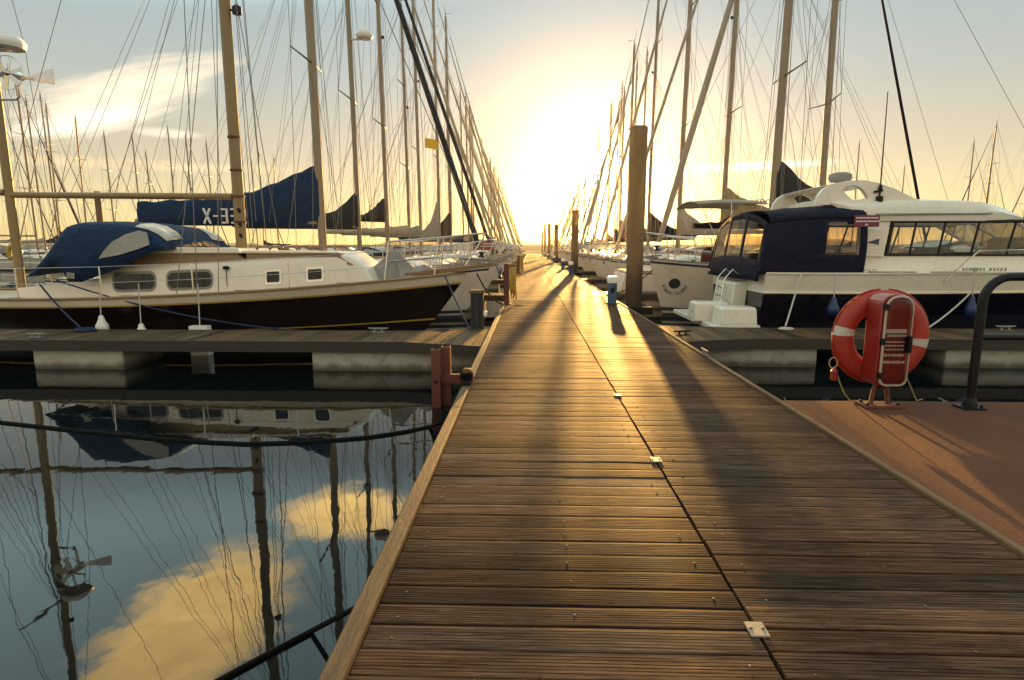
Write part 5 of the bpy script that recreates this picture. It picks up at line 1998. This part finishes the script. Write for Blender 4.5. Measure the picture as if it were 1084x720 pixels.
# ketch lines
p0 = (at(55, 300, 9.7).x, 9.45, at(55, 300, 9.7).z)
rope(sag(p0, (at(85, 345, 8.75).x, 8.75, 0.03), 0.04), 0.016, 'rope_blue', 'short dark blue stern line from the black ketch to the finger pontoon', ((at(90, 346, 8.72).x, 8.72, -0.03), 0.12, 3))
rope(sag((at(70, 296, 9.6).x, 9.4, at(70, 296, 9.6).z), (-1.25, 9.02, -0.01), 0.35, 24), 0.013, 'rope_blue', 'long dark blue spring line running along the side of the black ketch')
rope(sag((at(472, 292, 10.6).x, 10.5, at(472, 292, 10.6).z), (at(497, 346, 8.9).x, 8.95, 0.0), 0.03), 0.014, 'rope_blue', 'blue bow line from the black ketch down to the boardwalk corner')
rope(sag((at(505, 290, 10.8).x, 10.8, at(505, 290, 10.8).z), (XL + 0.02, 12.6, 0.04), 0.12), 0.014, 'rope_dark', 'dark bow line from the ketch bowsprit to the hose stand')
# cruiser lines
rope(sag((at(848, 290, 9.9).x, 9.9, at(840, 290, 9.9).z), (at(832, 337, 9.3).x, 9.3, 0.02), 0.02), 0.013, 'rope_white', 'pale stern line from the cruiser, coiled at its foot on the pontoon', ((at(832, 339, 9.25).x, 9.22, -0.03), 0.09, 2))
rope(sag((at(1030, 303, 9.85).x, 9.8, at(1030, 305, 9.85).z), (at(975, 336, 9.0).x, 8.9, 0.02), 0.05), 0.013, 'rope_white', 'pale mooring line slanting down from the cruiser behind the lifebuoy')
rope(sag((at(690, 286, 14.5).x, 14.45, at(690, 286, 14.5).z), (XR + 0.02, 15.2, 0.03), 0.10), 0.012, 'rope_dark', 'dark bow line from the emblem yacht to the boardwalk')

# ------------------------------------------------------------------ things on the boardwalk
for (px, py, s) in ((806, 663, 1.0), (697, 486, 1.0), (654, 418, 1.0)):
    v = py - 360
    d = CAMH * (FPX * math.cos(PITCH) - v * math.sin(PITCH)) / (FPX * math.sin(PITCH) + v * math.cos(PITCH))
    lab = {806: 'nearest square steel plate on the boardwalk joint', 697: 'square steel plate on the boardwalk joint, middle one of three', 654: 'farthest of the three steel plates, in the sunlit part of the joint'}[px]
    root = thing('joint_plate', lab, 'plate', (XJ, d, 0.003))
    mb = MB()
    mb.box((0, 0, 0.003), (0.062, 0.075, 0.006), ch=0.002)
    mb.build('plate', 'plate_steel', root)
    mb = MB()
    for sx in (-0.02, 0.02):
        mb.lathe([(0.006, 0.006), (0.006, 0.009), (0.003, 0.010)], (sx, 0, 0), 8)
    mb.build('screw_heads', 'screw', root)

# cleat blocks on the edges
r_ = thing('mooring_cleat', 'wooden cleat block with the heavy dark rope made fast, left boardwalk edge', 'cleat', (XL + 0.035, 5.2, 0.025))
mb = MB()
mb.box((0, 0, 0.02), (0.09, 0.20, 0.04), ch=0.006)
mb.build('base', 'black_steel', r_)
mb = MB()
mb.box((0.0, 0.05, 0.085), (0.075, 0.07, 0.09), ch=0.012)
mb.build('block', 'trim_wood', r_)
mb = MB()
for i in range(3):
    mb.tube([(0.05 * math.cos(2 * PI * j / 12), -0.0 + 0.06 * math.sin(2 * PI * j / 12), 0.05 + 0.022 * i) for j in range(12)], 0.014, 6, closed=True)
mb.build('rope_turns', 'rope_dark', r_)
cleat((XR - 0.03, 6.75, 0.022), PI / 2, 'pale horned cleat on the right edge of the boardwalk', s=0.95)
cleat((at(398, 347, 8.6).x, 8.72, WL + 0.425), 0.0, 'horned cleat on the left finger pontoon in front of the ketch bow', s=1.1)
cleat((at(70, 348, 8.6).x, 8.05, WL + 0.425), 0.0, 'horned cleat near the left end of the near finger pontoon', s=1.0)
cleat((at(725, 352, 8.5).x, 8.62, WL + 0.425), 0.2, 'dark cleat at the boardwalk end of the right finger pontoon', 'black_steel', s=1.0)
cleat((at(1074, 338, 9.1).x, 9.25, WL + 0.425), 0.0, 'horned cleat on the right finger pontoon behind the black rail', s=1.1)

# rusty red guide bracket at the finger's corner
br = thing('steel_bracket', 'rusty red steel bracket of two upright channels beside the left finger corner', 'bracket', (at(462, 400, 6.12).x, 6.12, WL))
for (dx, dy, h) in ((0.0, 0.0, at(462, 370, 6.1).z - WL), (0.095, 0.10, at(471, 367, 6.2).z - WL)):
    mb = MB()
    mb.box((dx - 0.042, dy, h / 2 - 0.25), (0.012, 0.09, h + 0.5))
    mb.box((dx + 0.042, dy, h / 2 - 0.25), (0.012, 0.09, h + 0.5))
    mb.box((dx, dy - 0.039, h / 2 - 0.25), (0.072, 0.012, h + 0.5))
    u_ = mb.build('upright', 'rust_red', br)
    mb = MB()
    mb.lathe([(0.016, -0.012), (0.016, 0.008), (0.008, 0.012)], (dx, dy - 0.05, h * 0.45), 8, axis='Y')
    mb.build('bolt', 'black_steel', u_)
mb = MB()
mb.box((0.16, 0.05, 0.30), (0.36, 0.06, 0.10))
mb.build('arm', 'rust_red', br)


def pile(x, Y, h, r, label):
    root = thing('mooring_pile', label, 'pile', (x, Y, WL - 1.0))
    mb = MB()
    H = -WL + 1.0 + h
    n = 14
    pr = [(r, 0)] + [(r * (1 + 0.012 * math.sin(i * 2.7)), H * i / n) for i in range(1, n)] + [(r, H), (r * 0.96, H + 0.015), (0.01, H + 0.02)]
    mb.lathe(pr, n=22)
    mb.build('shaft', 'pile_steel', root, smooth=50)
    mb = MB()                                    # guide collar fixed to the boardwalk: a square of rollers
    zc = -WL + 1.0 - 0.12
    for (dx, dy, sx, sy) in ((0, -r - 0.12, 2 * r + 0.36, 0.08), (0, r + 0.12, 2 * r + 0.36, 0.08), (r + 0.14, 0, 0.08, 2 * r + 0.16), (-r - 0.14, 0, 0.08, 2 * r + 0.16)):
        mb.box((dx, dy, zc), (sx, sy, 0.16))
    mb.build('guide_frame', 'black_steel', root)
    mb = MB()
    for (a0, b0_) in (((0, -r - 0.045), (1, 0)), ((0, r + 0.045), (1, 0)), ((r + 0.05, 0), (0, 1)), ((-r - 0.05, 0), (0, 1))):
        mb.tube([(a0[0] - b0_[0] * 0.1, a0[1] - b0_[1] * 0.1, zc + 0.03), (a0[0] + b0_[0] * 0.1, a0[1] + b0_[1] * 0.1, zc + 0.03)], 0.042, 8)
    mb.build('roller', 'rubber', root, smooth=40)
    return root


PILES = [(670, 13.2, 135, 'tallest nearest brown mooring pile on the right edge of the boardwalk'), (607, 30.5, 223, 'second brown mooring pile along the right edge, left of the low sun'), (588, 52, 238, 'third mooring pile along the boardwalk, short beside the far masts'),
         (581, 71, 237, 'fourth mooring pile, far along the boardwalk'), (575.5, 91, 237, 'fifth mooring pile, near the far end of the boardwalk'), (572, 111, 245, 'farthest mooring pile at the very end of the boardwalk')]
for i, (px, Y, ty, lab) in enumerate(PILES):
    pile(2.33 if i == 0 else 2.30, Y, at(px, ty, Y).z, 0.185, lab)
pile(at(109, 262, 40).x, 40, at(109, 203, 40).z, 0.2, 'dark mooring pile seen above the blue tent of the ketch')


def pedestal(Y, label, x=1.86):
    root = thing('service_pedestal', label, 'pedestal', (x, Y, 0.0))
    mb = MB()
    mb.box((0, 0, 0.24), (0.19, 0.19, 0.44))
    mb.box((0, 0, 0.012), (0.27, 0.27, 0.024))
    b = mb.build('body', 'post_blue', root, bevel=0.012)
    mb = MB()
    mb.box((0.0, -0.098, 0.30), (0.09, 0.012, 0.11))
    mb.tube([(0.03, -0.1, 0.40), (0.03, -0.15, 0.40), (0.03, -0.16, 0.36)], 0.013, 6)
    mb.build('socket', 'black_steel', b)
    mb = MB()
    mb.loft([[(x_, y_, 0.462) for x_, y_ in rrect(0.21, 0.21, 0.03)], [(x_, y_, 0.56) for x_, y_ in rrect(0.23, 0.23, 0.04)], [(x_, y_, 0.61) for x_, y_ in rrect(0.18, 0.18, 0.05)]])
    mb.build('lamp_cap', 'white_plastic', root, smooth=40)
    return root


pedestal(13.3, 'nearest blue service pedestal with white cap beside the tall pile')
pedestal(27.5, 'second blue service pedestal, before the second pile', 1.90)
pedestal(34.0, 'third blue service pedestal, just past the second pile', 1.90)
pedestal(47.0, 'fourth blue service pedestal along the right edge', 1.90)
pedestal(62.0, 'fifth blue service pedestal, far along the right edge', 1.90)
pedestal(80.0, 'farthest blue service pedestal on the right edge', 1.90)


def hose_stand(Y, label, x=XL + 0.12):
    root = thing('hose_stand', label, 'hose stand', (x, Y, 0))
    mb = MB()
    mb.box((-0.03, 0, 0.45), (0.12, 0.14, 0.9))
    mb.box((-0.03, 0, 0.008), (0.22, 0.24, 0.016))
    mb.tube([(0.0, -0.02, 0.82), (0.20, -0.02, 0.86)], 0.03, 8)
    mb.build('post', 'rust_red', root, bevel=0.008)
    mb = MB()
    rr = random.Random(int(Y))
    for k in range(8):
        dx = 0.06 + 0.017 * k
        dn = rr.uniform(0.55, 0.78)
        w = rr.uniform(0.09, 0.14)
        pts = []
        for i in range(20):
            a = 2 * PI * i / 20
            z = 0.84 - dn / 2 + dn / 2 * math.cos(a)
            pts.append((dx + 0.01 * math.sin(a * 2 + k), -0.02 + w * math.sin(a) * (0.6 + 0.4 * (1 - math.cos(a)) / 2), z))
        mb.tube(pts, 0.011, 6, closed=True)
    mb.tube([(0.12, -0.1, 0.15), (0.16, -0.2, 0.03), (0.25, -0.32, 0.015), (0.34, -0.35, 0.012)], 0.011, 6)
    mb.build('hose', 'hose_yellow', root, smooth=60)
    return root


hose_stand(13.0, 'red post hung with loops of yellow hose, nearest on the left edge')
hose_stand(27.0, 'red post with yellow hose loops further along the left edge')

# corner fender post where the finger meets the boardwalk
r_ = thing('fender_post', 'dark corner post with a pale cap and a small lamp at the ketch bow', 'post', (at(505, 345, 9.25).x, 9.3, WL))
mb = MB()
mb.box((0, 0, 0.5), (0.20, 0.16, 0.96))
mb.box((0.0, -0.09, 0.55), (0.08, 0.03, 0.8))
mb.build('post', 'rubber', r_, bevel=0.02)
mb = MB()
mb.box((0, 0, 1.01), (0.24, 0.20, 0.05), ch=0.015)
mb.build('cap', 'trim_wood', r_)
mb = MB()
mb.lathe([(0.02, 0), (0.035, 0.01), (0.035, 0.07), (0.015, 0.09)], (0.13, -0.05, 0.62), 10)
mb.build('lamp', 'white_plastic', r_, smooth=40)

# ------------------------------------------------------------------ lifebuoy and its stand
LX, LY = at(943, 424, 4.70).x, 4.70
lz_ = -0.022
st = thing('lifebuoy_stand', 'red lifebuoy housing with clear door and white notices on a short post', 'lifebuoy stand', (LX, LY, lz_))


def hp(px, py):
    p = at(px, py, LY - 0.12)
    return p.x - LX, p.z - lz_


hx0, hz0 = hp(927, 410)
hx1, hz1 = hp(968, 312)
hcx, hcz, hw_, hh_ = (hx0 + hx1) / 2, (hz0 + hz1) / 2, hx1 - hx0, hz1 - hz0


def dome(w, h, cx, cz, r=0.05, arch=0.035, n=8):
    """rounded rectangle with an arched head"""
    p = []
    for (sx, sz, a0) in ((1, 1, 0), (-1, 1, 90), (-1, -1, 180), (1, -1, 270)):
        for i in range(6):
            a = R(a0 + 90 * i / 5)
            x = sx * (w / 2 - r) + r * math.cos(a)
            z = sz * (h / 2 - r) + r * math.sin(a)
            if sz > 0:
                z -= arch * (abs(x) / (w / 2)) ** 2
            p.append((cx + x, cz + z))
        if sz > 0 and sx > 0:
            for i in range(1, n):
                x = (w / 2 - r) * (1 - 2 * i / n)
                p.append((cx + x, cz + h / 2 - arch * (abs(x) / (w / 2)) ** 2))
    return p


mb = MB()
mb.prism(dome(hw_, hh_, hcx, hcz), -0.10, 0.10)
shell = mb.build('housing', 'housing_red', st, smooth=35, bevel=0.008)
mb = MB()
mb.prism(dome(hw_ * 0.74, hh_ * 0.86, hcx + 0.012, hcz, 0.03, 0.02), -0.108, -0.098)
mb.build('inner_panel', 'panel_red', shell)
mb = MB()                                          # pale rim of the door
o_ = dome(hw_ * 0.90, hh_ * 0.955, hcx + 0.014, hcz, 0.05, 0.035)
mb.tube([(x, -0.118, z) for x, z in o_], 0.0105, 6, closed=True)
door = mb.build('door', 'rim_clear', st, smooth=50)
mb = MB()                                          # bulging clear pane
i_ = dome(hw_ * 0.88, hh_ * 0.945, hcx + 0.014, hcz, 0.05, 0.035)
i2 = dome(hw_ * 0.74, hh_ * 0.86, hcx + 0.014, hcz, 0.05, 0.035)
mb.loft([[(x, -0.118, z) for x, z in i_], [(x, -0.150, z) for x, z in i2]], caps=(False, True))
mb.build('pane', 'door_glass', door, smooth=30)
for zz in (0.27, 0.0, -0.27):
    mb = MB()
    mb.box((hcx - hw_ * 0.44, -0.125, hcz + zz), (0.024, 0.04, 0.05))
    mb.build('hinge', 'black_steel', door, bevel=0.004)
mb = MB()
mb.box((hcx + hw_ * 0.455, -0.125, hcz - 0.02), (0.035, 0.05, 0.13))
mb.build('latch', 'black_steel', door, bevel=0.004)
mb = MB()
rr = random.Random(9)
zt_ = hcz + 0.08
mb.box((hcx + 0.01, -0.1105, zt_), (0.155, 0.004, 0.030))
for (dz, w, h) in ((-0.085, 0.15, 0.014), (-0.115, 0.15, 0.014), (-0.145, 0.15, 0.014), (-0.19, 0.17, 0.024), (-0.245, 0.19, 0.026)):
    x = hcx + 0.01 - w / 2
    while x < hcx + 0.01 + w / 2 - 0.01:
        ww = rr.uniform(0.010, 0.026)
        mb.box((x + ww / 2, -0.1105, zt_ + dz), (ww * 0.75, 0.004, h * rr.uniform(0.6, 1.0)))
        x += ww
mb.build('notice_lettering', 'ink_white', shell)
mb = MB()
mb.box((hcx + 0.01, -0.1105, zt_ - 0.035), (0.16, 0.004, 0.038))
nb = mb.build('notice_band', 'ink_dark', shell)
mb = MB()
x = hcx - 0.06
while x < hcx + 0.08:
    ww = rr.uniform(0.012, 0.02)
    mb.box((x + ww / 2, -0.1135, zt_ - 0.035), (ww * 0.7, 0.003, 0.020))
    x += ww
mb.build('notice_lettering', 'ink_white', nb)
mb = MB()
for sx in (-0.07, 0.07):
    mb.tube([(hcx + sx * 0.6, 0.0, hz0 + 0.03), (hcx + sx, 0, 0.01)], 0.018, 8)
mb.box((hcx, 0, 0.012), (0.30, 0.16, 0.02))
foot = mb.build('post', 'rust_red', st)
mb = MB()
for sx in (-0.12, 0.12):
    for sy in (-0.05, 0.05):
        mb.lathe([(0.014, 0.02), (0.014, 0.035), (0.006, 0.04)], (hcx + sx, sy, 0), 8)
mb.build('bolt', 'black_steel', foot)

cxp = at(934.5, 357, LY + 0.13)
ring = thing('lifebuoy', 'orange red lifebuoy ring with silver bands hanging on the housing', 'lifebuoy', (cxp.x, LY + 0.17, cxp.z))
RR, rr_ = 0.302, 0.086
mb = MB()
N, M_ = 48, 14


def tor(a, b, g=1.0):
    return Vector(((RR + rr_ * g * math.cos(b)) * math.cos(a), rr_ * 0.72 * g * math.sin(b), (RR + rr_ * g * math.cos(b)) * math.sin(a)))


vs = [tor(2 * PI * i / N, 2 * PI * j / M_) for i in range(N) for j in range(M_)]
fs = [(i * M_ + j, ((i + 1) % N) * M_ + j, ((i + 1) % N) * M_ + (j + 1) % M_, i * M_ + (j + 1) % M_) for i in range(N) for j in range(M_)]
mb.add(vs, fs)
mb.build('ring', 'buoy_red', ring, smooth=80)
for a in (172, -8, 268):
    mb = MB()
    mb.loft([[tor(R(a + d), 2 * PI * j / M_, 1.02) for j in range(M_)] for d in (-6, -3, 0, 3, 6)], caps=(False, False))
    mb.build('reflective_band', 'tape_silver', ring, smooth=80)
mb = MB()
for k in range(4):
    a0 = k * 90 + 45 - 40
    pts = []
    for i in range(9):
        a = R(a0 + 80 * i / 8)
        g = RR + rr_ + 0.003 + 0.006 * math.sin(PI * i / 8)
        pts.append((g * math.cos(a), 0.0, g * math.sin(a)))
    mb.tube(pts, 0.007, 5)
mb.build('grab_line', 'buoy_red', ring)
mb = MB()
q = Vector((-0.37, -0.02, -0.22))
mb.tube([q + Vector((0.035 * math.cos(2 * PI * i / 12), 0, 0.045 * math.sin(2 * PI * i / 12))) for i in range(12)], 0.006, 5, closed=True)
base_z = lz_ - cxp.z
mb.tube([q + Vector((0.02, 0, -0.04)), q + Vector((0.05, -0.02, -0.15)), q + Vector((0.10, -0.03, -0.26)), Vector((q.x + 0.15, -0.05, base_z + 0.012)), Vector((q.x + 0.26, -0.03, base_z + 0.008)), Vector((q.x + 0.36, -0.09, base_z + 0.008))], 0.006, 5)
mb.build('cord', 'rope_yellow', ring)
mb = MB()
mb.tube([Vector((0.22, 0, -0.30)), Vector((0.26, 0, -0.36)), Vector((0.34, -0.02, base_z + 0.01)), Vector((0.42, 0.03, base_z + 0.008))], 0.005, 5)
mb.build('cord', 'rope_yellow', ring)
mb = MB()
mb.lathe([(0.01, -0.06), (0.028, -0.05), (0.03, 0.02), (0.012, 0.05)], q + Vector((0.01, -0.01, -0.09)), 8)
mb.build('toggle', 'housing_red', ring)

# black safety rail
RX, RY = at(1027, 425, 4.66).x, 4.66
rl = thing('safety_rail', 'black tubular safety rail with a rounded corner on the concrete landing', 'railing', (RX, RY, lz_))
mb = MB()
ztop = at(1060, 293, RY).z - lz_
rad = 0.20
pts = [(0, 0, 0.01), (0, 0, ztop - rad)] + [(rad - rad * math.cos(R(90) * i / 8), 0, ztop - rad + rad * math.sin(R(90) * i / 8)) for i in range(1, 9)] + [(2.6, 0, ztop)]
mb.tube(pts, 0.033, 12)
mb.build('top_rail', 'black_steel', rl, smooth=60)
mb = MB()
zm = at(1060, 357, RY).z - lz_
mb.tube([(0, 0, zm), (2.6, 0, zm)], 0.026, 10)
mb.build('middle_rail', 'black_steel', rl, smooth=60)
mb = MB()
mb.tube([(1.6, 0, 0.01), (1.6, 0, ztop)], 0.030, 10)
mb.build('post', 'black_steel', rl, smooth=60)
for x in (0, 1.6):
    mb = MB()
    mb.box((x, 0, 0.008), (0.17, 0.14, 0.016))
    mb.lathe([(0.055, 0.016), (0.05, 0.05), (0.036, 0.09)], (x, 0, 0), 12)
    for sx in (-0.06, 0.06):
        mb.lathe([(0.012, 0.016), (0.012, 0.034), (0.005, 0.038)], (x + sx, -0.045, 0), 6)
    mb.build('base_plate', 'black_steel', rl)

# ------------------------------------------------------------------ far end
wr_ = thing('harbour_wall', 'low pale stone harbour wall across the far end of the marina', 'wall', (0, 165, WL))
mb = MB()
rings = []
rg = random.Random(6)
for i in range(81):
    x = -160 + 320 * i / 80
    h = 1.9 + rg.uniform(-0.12, 0.12)
    rings.append([(x, -2.2, -0.5), (x, -1.4 + rg.uniform(-0.2, 0.2), h * 0.5), (x, -1.1, h), (x, 1.1, h), (x, 2.2, -0.5)])
mb.loft(rings)
mb.build('rubble', 'stone', wr_)
mb = MB()
mb.box((0, 0, 2.15), (320, 0.9, 0.6))
mb.build('parapet', 'concrete', wr_)

r_ = thing('pontoon_head', 'dark cross pontoon closing the far end of the boardwalk', 'pontoon', (0.7, YEND + 1.3, WL))
mb = MB()
mb.box((0, 0, 0.36), (16, 2.4, 0.16))
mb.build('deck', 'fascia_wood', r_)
for x in (-6, -2, 2, 6):
    mb = MB()
    mb.box((x, 0, 0.05), (2.6, 2.1, 0.46))
    mb.build('float_block', 'concrete', r_)

# small flag on the left row's rigging
fl = thing('signal_flag', 'small yellow flag flying from the rigging above the left row', 'flag', at(450, 152, 25.3))
mb = MB()
rings = []
for i in range(7):
    u = i / 6
    rings.append([(0.50 * u, 0.05 * math.sin(u * 7), 0.24 - 0.10 * u), (0.50 * u, 0.05 * math.sin(u * 7) + 0.006, 0.24 - 0.10 * u), (0.50 * u, 0.05 * math.sin(u * 7 + 0.5) + 0.006, -0.16 - 0.10 * u), (0.50 * u, 0.05 * math.sin(u * 7 + 0.5), -0.16 - 0.10 * u)])
mb.loft(rings)
mb.build('cloth', 'flag_yellow', fl, smooth=60)
mb = MB()
mb.tube([(0, 0, -2.2), (0, 0, 1.6)], 0.008, 5)
mb.build('halyard', 'rope_white', fl)
hb_ = thing('horseshoe_buoy', 'yellow horseshoe lifebuoy on a stern rail behind the left mast of the ketch', 'lifebuoy', at(15, 268, 13.3))
mb = MB()
pts = [(0.13 * math.sin(R(a)), 0, 0.17 * math.cos(R(a))) for a in range(-140, 141, 20)]
mb.tube(pts, 0.055, 10, flat=0.8)
mb.build('foam', 'hose_yellow', hb_, smooth=60)
mb = MB()
mb.tube([(-0.10, 0.05, 0.13), (-0.10, 0.07, -0.30)], 0.012, 6)
mb.tube([(-0.10, 0.06, 0.0), (0.12, 0.06, 0.0)], 0.012, 6)
mb.build('holder', 'steel', hb_)
print('objects', len(bpy.data.objects))
